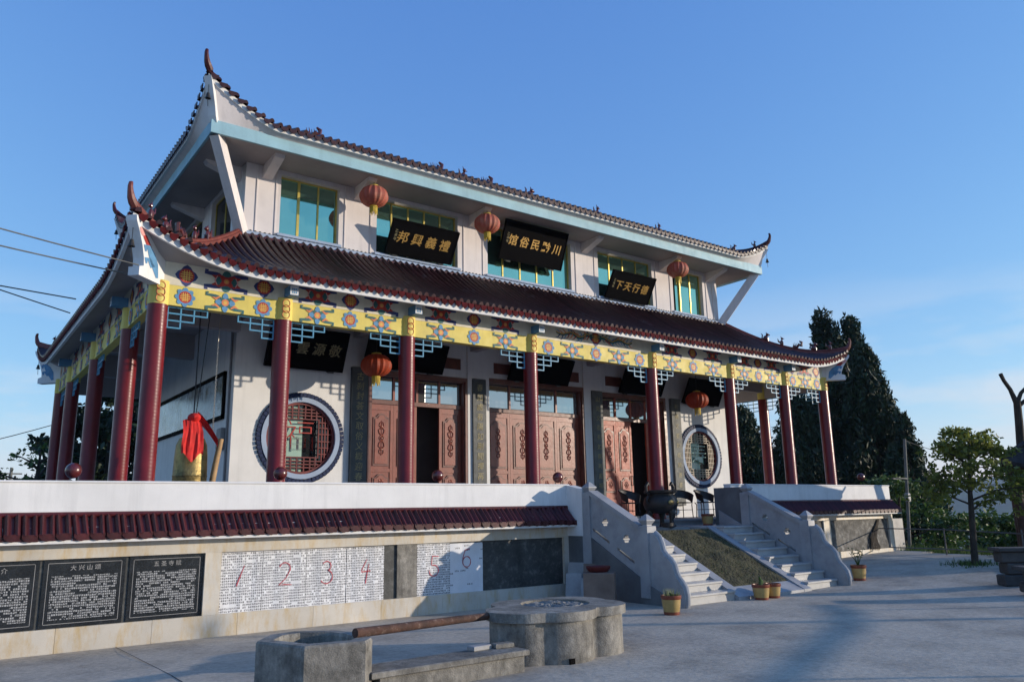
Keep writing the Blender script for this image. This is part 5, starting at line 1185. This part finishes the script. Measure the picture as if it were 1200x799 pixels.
for px, dist, top, w, lab, tp in ((982, 42, 11.6, 6.4, 'tall dark cypress with a twin top, the highest tree beside the temple', 2), (1010, 40, 9.3, 6.0, 'dark cypress whose broad crown leans out past the temple corner', 1), (1046, 37, 5.6, 3.6, 'shorter rounded dark cypress at the outer edge of the clump', 1),
                             (958, 52, 12.6, 4.2, 'slim dark cypress whose tip just shows above the lower roof hip', 1), (925, 40, 7.4, 6.0, 'dark cypress filling the gaps between the last porch columns', 1), (862, 46, 7.0, 6.5, 'dark cypress showing behind the open end bay of the porch', 1)):
    x, y, z = at(px, dist, -1.0); conifer(x, y, z, top+1.0, w, lab, tops=tp, nn=46000 if w > 5 else 26000)
def broadleaf(x, y, z0, h, crown_r, label, m, n_leaf=5200, trunk_r=.13, size=.075, first=.38, name='broadleaf_tree', seed=1, sparse=1.0, group=None, lean=(0, 0), levels=3):
    rr = random.Random(seed); o = thing(name, (x, y, z0), label, 'tree', group)
    mb = MB(); tips = []
    tp = Vector((x+lean[0], y+lean[1], z0+h*.86))
    pts = [Vector((x, y, z0-.3)), Vector((x+lean[0]*.2+.06, y+lean[1]*.2, z0+h*.3)), Vector((x+lean[0]*.6-.05, y+lean[1]*.6, z0+h*.6)), tp]
    mb.tube(pts, [trunk_r, trunk_r*.8, trunk_r*.5, trunk_r*.15], 9)
    nb = 15
    for i in range(nb):
        t_ = first+(.95-first)*i/(nb-1); q = t_*3/.86; k = min(2, int(q*.86)); base = pts[0].lerp(pts[3], t_) if False else Vector((x+lean[0]*t_, y+lean[1]*t_, z0+h*.86*t_))
        a = i*2.4+rr.uniform(-.4, .4); L = crown_r*(1.12-.75*max(0, t_-.5)/.5)*rr.uniform(.7, 1.05); up_ = rr.uniform(.15, .55)+.5*max(0, t_-.7)
        e = base+Vector((math.cos(a)*L, math.sin(a)*L, L*up_)); mid = base.lerp(e, .5)+Vector((0, 0, .08*L))
        mb.tube([base, mid, e], [trunk_r*.32, trunk_r*.2, trunk_r*.06], 6); tips += [(e, .9), (mid.lerp(e, .5), .8), (mid, .55)]
        for s_ in range(3):
            f_ = rr.uniform(.4, .9); b0 = mid.lerp(e, f_); a2 = a+rr.choice((-1, 1))*rr.uniform(.5, 1.2); L2 = L*rr.uniform(.3, .5); e2 = b0+Vector((math.cos(a2)*L2, math.sin(a2)*L2, L2*rr.uniform(-.1, .5)))
            mb.tube([b0, e2], [trunk_r*.1, trunk_r*.03], 5); tips.append((e2, .7))
    tips.append((tp, .8)); mb.build('trunk', M['bark'], o, True)
    cents, rads = [], []
    for p, k in tips:
        for q in range(3):
            if rr.random() > sparse: continue
            cents.append(p+Vector((rr.gauss(0, .16), rr.gauss(0, .16), rr.gauss(0, .12)))*1.0); rads.append(crown_r*.22*k*rr.uniform(.6, 1.25))
    C = clump_cloud(cents, rads, n_leaf/len(cents)/(crown_r*.17)**1.6, .7)
    leaves('crown', C, size, m, o, .55, 0); return o
broadleaf(19.9, 8.95, zg(19.9, 8.95), 3.45, 1.0, 'slender sunlit broadleaf tree with an airy crown at the courtyard edge', M['leafy'], 5600, .085, .06, .42, seed=4, lean=(.22, -.2))
broadleaf(33.5, 15.2, -1.9, 3.1, 1.9, 'low green tree on the bank behind the slender tree', M['leaf'], 6500, .12, .10, .2, seed=8)
broadleaf(29.6, 15.7, -1.2, 4.1, 1.7, 'dark green bushy tree growing just behind the grey utility pole', M['leaf'], 6000, .12, .09, .15, seed=9)
broadleaf(27.8, 10.6, -1.8, 2.9, 1.6, 'green bush spreading low beyond the pipe railing', M['leaf'], 6000, .10, .09, .12, seed=12)
for i, (px, dist, h, cr_) in enumerate(((225, 36, 8.4, 3.2), (180, 37, 9.6, 3.2), (140, 38, 8.0, 2.8), (108, 40, 6.4, 1.9), (62, 33, 5.8, 1.7))):
    x, y, z = at(px, dist, -.5); broadleaf(x, y, z, h, cr_, ['dark broadleaf tree seen between the side columns nearest the bell', 'tallest dark broadleaf tree showing between the side columns', 'dark broadleaf tree seen between the rear side columns', 'dark tree whose branches reach past the rear corner column', 'small loose-branched tree beyond the rear corner beside the distant pole'][i], M['conif'] if i < 4 else M['leaf'], 9000 if i < 4 else 1500, .2, .16 if i < 4 else .10, .12, seed=20+i, sparse=1 if i < 4 else .42, group='trees beyond the temple side')
for i, (px, dist) in enumerate(((5, 55), (-30, 50), (25, 60))):
    x, y, z = at(px, dist, -2.0); broadleaf(x, y, z, 3.6+.4*i, 2.2, ['rounded far shrub tree low over the parapet end', 'far shrub tree at the very end of the parapet', 'small far tree near the distant pole foot'][i], M['leaf'], 2500, .15, .17, .15, seed=40+i, group='far trees over the parapet')
# shade trees standing out of the picture to the right: they throw the soft shadows on the court
broadleaf(36.5, -3.0, .2, 6.6, 2.0, 'tall broadleaf tree standing far right of the courtyard', M['leaf'], 6500, .2, .13, .45, seed=60, sparse=.8)
BT = thing('shadow_rail', (15.2, -1.5, 0), 'added bent rail on two stakes, unseen, casting the curved courtyard shadow', 'rail')  # added out of view, shaped only to cast the curved ground shadow
mb = MB(); mb.tube([(14.75, -1.35, 1.55), (14.9, -1.2, 1.7), (17.1, -.55, 1.75), (19.4, .13, 1.80), (20.7, .75, 1.83), (21.6, 1.5, 1.85)], [.03, .05, .055, .06, .06, .05], 8); mb.build('rail', M['log'], BT, True)
for q in ((15.2, -1.12, 1.71), (21.0, .98, 1.84)):
    mb = MB(); mb.tube([(q[0], q[1], -.1), q], [.04, .03], 8); mb.build('stake', M['log'], BT, True)
mb = MB(); mb.tube([(29.6, -7.0, -.1), (29.6, -7.0, 5.6)], [.12, .09], 10); o = mb.build('unseen_pole', M['pole'], None, True); tag(o, 'plain grey pole out of view right of the courtyard near the added rail', 'pole')  # unseen pole, placed to cast the thin straight shadow on the court
# grass bank right of the slab
C = []; mb = MB()
for i in range(16000):
    x = random.uniform(21.3, 30); y = random.uniform(6.5, 17)
    if x < edge(y)+.05 or (x < 22.4 and y > 12): continue
    base = -.0+zg(22, y)-.07*(x-edge(y))-.006*(x-edge(y))**2; h = random.uniform(.06, .26)*(1.6 if random.random() < .1 else 1); a = random.uniform(0, 6.28); w = .014
    mb.add([(x-w*math.cos(a), y-w*math.sin(a), base-.05), (x+w*math.cos(a), y+w*math.sin(a), base-.05), (x+random.uniform(-.1, .1), y+random.uniform(-.1, .1), base+h)], [(0,1,2)])
for i in range(420):
    x = 19.9+random.gauss(0, .28); y = 8.95+random.gauss(0, .25); w = .012; a = random.uniform(0, 6.28); h = random.uniform(.03, .14); base = zg(x, y)
    mb.add([(x-w*math.cos(a), y-w*math.sin(a), base-.01), (x+w*math.cos(a), y+w*math.sin(a), base-.01), (x+random.uniform(-.05, .05), y+random.uniform(-.05, .05), base+h)], [(0,1,2)])
go = mb.build('grass', M['grassm'], None, kind='stuff')
mb = MB(); nx_, ny_ = 16, 18
for j in range(ny_+1):
    for i in range(nx_+1):
        y = 5+13*j/ny_; x = edge(y)-.4+i*10/nx_ if y < 12.2 else 22.2+i*9/nx_; mb.v.append((x, y, zg(22, y)-.06-.07*(x-edge(y))-.006*(x-edge(y))**2))
for j in range(ny_):
    for i in range(nx_): mb.f.append((j*(nx_+1)+i, j*(nx_+1)+i+1, (j+1)*(nx_+1)+i+1, (j+1)*(nx_+1)+i)); mb.m.append(0)
struct(mb.build('bank', mat('bank_soil', (.06,.075,.028), .95, .35, 2, .4, 20), smooth=True))
# ================================================================== FURTHER THINGS
mb = MB()
UP_ = thing('utility_pole', (27.9, 14.7, -.9), 'thin grey utility pole behind the end of the short terrace wall', 'pole')
mb.tube([(27.9, 14.7, -.9), (28.12, 14.45, 3.95)], [.06, .05], 10); mb.build('shaft', M['pole'], UP_, True)
mb = MB(); mb.bbox(27.85, 28.0, 14.42, 14.56, 1.75, 2.05, .02); mb.build('junction_box', M['meter'], UP_)
mb = MB(); mb.box(27.1, 28.1, 14.48, 14.55, 2.52, 2.58); mb.build('cross_arm', M['pole'], UP_)
RL = thing('pipe_railing', (23.5, 9, -.2), 'sagging grey pipe railing along the grass bank', 'railing')
for pts in (([22.4, 12.9, 1.0], [22.1, 10.6, .98], [21.3, 8.4, .92], [19.6, 6.6, .92]), ([22.2, 12.2, .48], [22.0, 10.4, .48], [21.2, 8.3, .45], [19.6, 6.6, .45])):
    mb = MB(); mb.tube(pts, .015, 8); mb.build('rail', M['steel'], RL, True)
for x, y in ((22.1, 10.6), (21.3, 8.4)): mb = MB(); mb.tube([(x, y, -.1), (x, y, 1.02)], .02, 8); mb.build('post', M['steel'], RL)
mb = MB(); DT = thing('dead_tree', (26.5, 10.47, -.5), 'bare dead tree trunk with two stub branches rising behind the pavilion roof', 'tree')
def dt(*p): return [(x*1.40, y*1.40, 1.65+(z-1.65)*1.40) for x, y, z in p]
mb.tube(dt((18.93, 7.48, .1), (18.7, 7.22, 1.5), (18.48, 7.06, 2.68), (18.36, 6.97, 3.3), (18.29, 6.92, 3.74)), [.15, .14, .12, .11, .10], 9); mb.tube(dt((18.30, 6.93, 3.66), (18.14, 6.96, 3.98), (18.0, 7.0, 4.16), (17.94, 7.02, 4.30)), [.085, .06, .055, .06], 8)
mb.tube(dt((18.29, 6.92, 3.7), (18.34, 6.84, 3.9), (18.46, 6.7, 4.08), (18.7, 6.5, 4.22)), [.075, .055, .045, .03], 8); mb.tube(dt((18.31, 6.93, 3.62), (18.46, 6.75, 3.80), (18.8, 6.45, 4.0)), [.07, .05, .035], 8); mb.build('trunk', M['bark'], DT, True)
# rustic pavilion at the right edge
PA = Vector((21.8, 8.54, 0)); gz = .3; d1_ = Vector((.92, .39, 0))*2.4; d2_ = Vector((.39, -.92, 0))*2.4; pc = PA+(d1_+d2_)*.5
PV = thing('pavilion', (pc.x, pc.y, gz), 'rustic open pavilion with rough dark posts and a dark upturned roof', 'pavilion')
cor = [PA, PA+d1_, PA+d1_+d2_, PA+d2_]
for c in cor:
    mb = MB(); mb.tube([c+Vector((0, 0, gz-1.0)), c+Vector((.02, .01, 1.2)), c+Vector((-.01, 0, 2.75))], [.13, .115, .11], 10); mb.build('post', M['rustwood'], PV, True)
for i in range(4):
    a, b = cor[i], cor[(i+1) % 4]
    mb = MB(); mb.tube([a.lerp(b, .02)+Vector((0, 0, 2.5)), b.lerp(a, .02)+Vector((0, 0, 2.5))], .07, 8); mb.build('tie_beam', M['rustwood'], PV, True)
ap = pc+Vector((0, 0, 3.9)); mb = MB(); ev = []
for i in range(4):
    a, b = cor[i], cor[(i+1) % 4]
    for k in range(8):
        t_ = k/8; p = a.lerp(b, t_); q = pc+(p-pc)*1.22; lift = .22*(abs(2*t_-1))**2.5; ev.append(Vector((q.x, q.y, 2.50+lift)))
n_ = len(ev); rows = 7
for j in range(rows+1):
    s_ = j/rows
    for p in ev: q = p.lerp(ap, s_); mb.v.append((q.x, q.y, p.z+(ap.z-p.z)*(.55*s_+.45*s_*s_)))
for j in range(rows):
    for i in range(n_): mb.f.append((j*n_+i, j*n_+(i+1) % n_, (j+1)*n_+(i+1) % n_, (j+1)*n_+i)); mb.m.append(0)
for p in ev: mb.v.append((p.x, p.y, p.z-.09))
o0 = (rows+1)*n_
for i in range(n_): mb.f.append((i, o0+i, o0+(i+1) % n_, (i+1) % n_)); mb.m.append(0)
mb.f.append(tuple(range(o0, o0+n_))); mb.m.append(0)
rf_ = mb.build('roof', M['shingle'], PV)
for i in range(4):
    p = ev[i*8]; mb = MB(); dd = Vector((p.x-pc.x, p.y-pc.y, 0)).normalized(); mb.tube([ap.lerp(p, .0), Vector((ap.lerp(p, .5).x, ap.lerp(p, .5).y, p.z+(ap.z-p.z)*.39+.03)), p+Vector((0, 0, .03)), p+dd*.13+Vector((0, 0, .16))], [.06, .06, .06, .03], 8); mb.build('hip_roll', M['shingle'], rf_, True)
SBN = thing('stone_bench', (15.6, 6.4, .3), 'low stone bench wall at the courtyard edge by the pavilion', 'bench')
def stone_wall(a, b, h, wd, rows):
    a, b = Vector(a+(0,)), Vector(b+(0,)); d = (b-a).normalized(); nn = Vector((-d.y, d.x, 0)); L = (b-a).length; nb_ = max(3, int(L/.42)); T = frame_xz(a, d, nn)
    for row in range(rows):
        for k in range(nb_):
            u0 = L*k/nb_+(.08 if row % 2 else 0); u1 = min(L, u0+L/nb_-.012); z0 = .1+(h+.15)*row/rows; z1 = .1+(h+.15)*(row+1)/rows-.012
            mb = MB(); mb.bbox(u0, u1, -wd+random.uniform(-.015, .015), wd+random.uniform(-.015, .015), z0, z1, .02, T=T); mb.build('stone', M['stonew'], SBN)
    mb = MB(); mb.bbox(-.06, L+.06, -wd-.06, wd+.06, .1+h+.14, .1+h+.21, .012, T=T); mb.build('bench_top', M['stonew'], SBN)
stone_wall((16.85, 7.13), (19.2, 5.1), .50, .16, 3); stone_wall((15.75, 6.28), (17.7, 4.5), .24, .2, 2)
# far pole and cables at the left
mb = MB(); x, y, z = at(31, 60, -2); DP = thing('distant_pole', (x, y, z), 'distant thin utility pole standing beyond the parapet end', 'pole')
mb.tube([(x, y, z), (x, y, 5.5)], [.14, .10], 8); mb.build('shaft', M['pole'], DP); mb = MB(); mb.box(x-.7, x+.7, y-.05, y+.05, 5.0, 5.1); mb.build('cross_arm', M['pole'], DP)
def cable(a, b, sag, label, r=.012, m='wire'):
    a, b = Vector(a), Vector(b); pts = []
    for i in range(21): t_ = i/20; p = a.lerp(b, t_); p.z -= sag*4*t_*(1-t_); pts.append(p)
    mb = MB(); mb.tube(pts, r, 5); tag(mb.build('cable', M[m], None), label, 'cable')
cable((2.55, 14.2, 5.72), (-6.5, 11.5, 6.1), .15, 'pale cable running from the corner horn off past the parapet', .012, 'pole')
cable((2.45, 13.75, 5.78), (-6.5, 11.3, 6.45), .12, 'upper pale cable running from the corner horn', .012, 'pole')
cable((1.9, 16.5, 5.75), (-8, 13.4, 5.7), .05, 'dark cable meeting the side eave in a level line')
cable((1.95, 17.6, 5.72), (-8, 13.0, 7.3), .1, 'dark cable rising away from the side eave')
cable((2.85, 26.5, 4.4), (-8, 22.0, 1.9), .5, 'dark cable dipping from the rear corner column to the parapet end')
cable((28.12, 14.45, 3.9), (45, 16, 4.2), .6, 'thin cable running from the utility pole behind the slender tree')
cable((27.12, 14.5, 2.58), (20.5, 4.0, 2.5), .4, 'thin cable crossing from the utility pole towards the pavilion')

# ================================================================== HAZE
mb = MB(); mb.box(-4400, 4400, -4400, 4400, -90, 100); hz = mb.build('haze', mat('haze_air', (.8,.8,.8)), None, kind='stuff')
hm = MATS['haze_air']; n, l = hm.node_tree.nodes, hm.node_tree.links
for q in list(n):
    if q.type != 'OUTPUT_MATERIAL': n.remove(q)
pv = n.new('ShaderNodeVolumePrincipled'); pv.inputs['Color'].default_value = (.62, .78, .98, 1); pv.inputs['Density'].default_value = .00016
l.new(pv.outputs[0], [q for q in n if q.type == 'OUTPUT_MATERIAL'][0].inputs['Volume'])
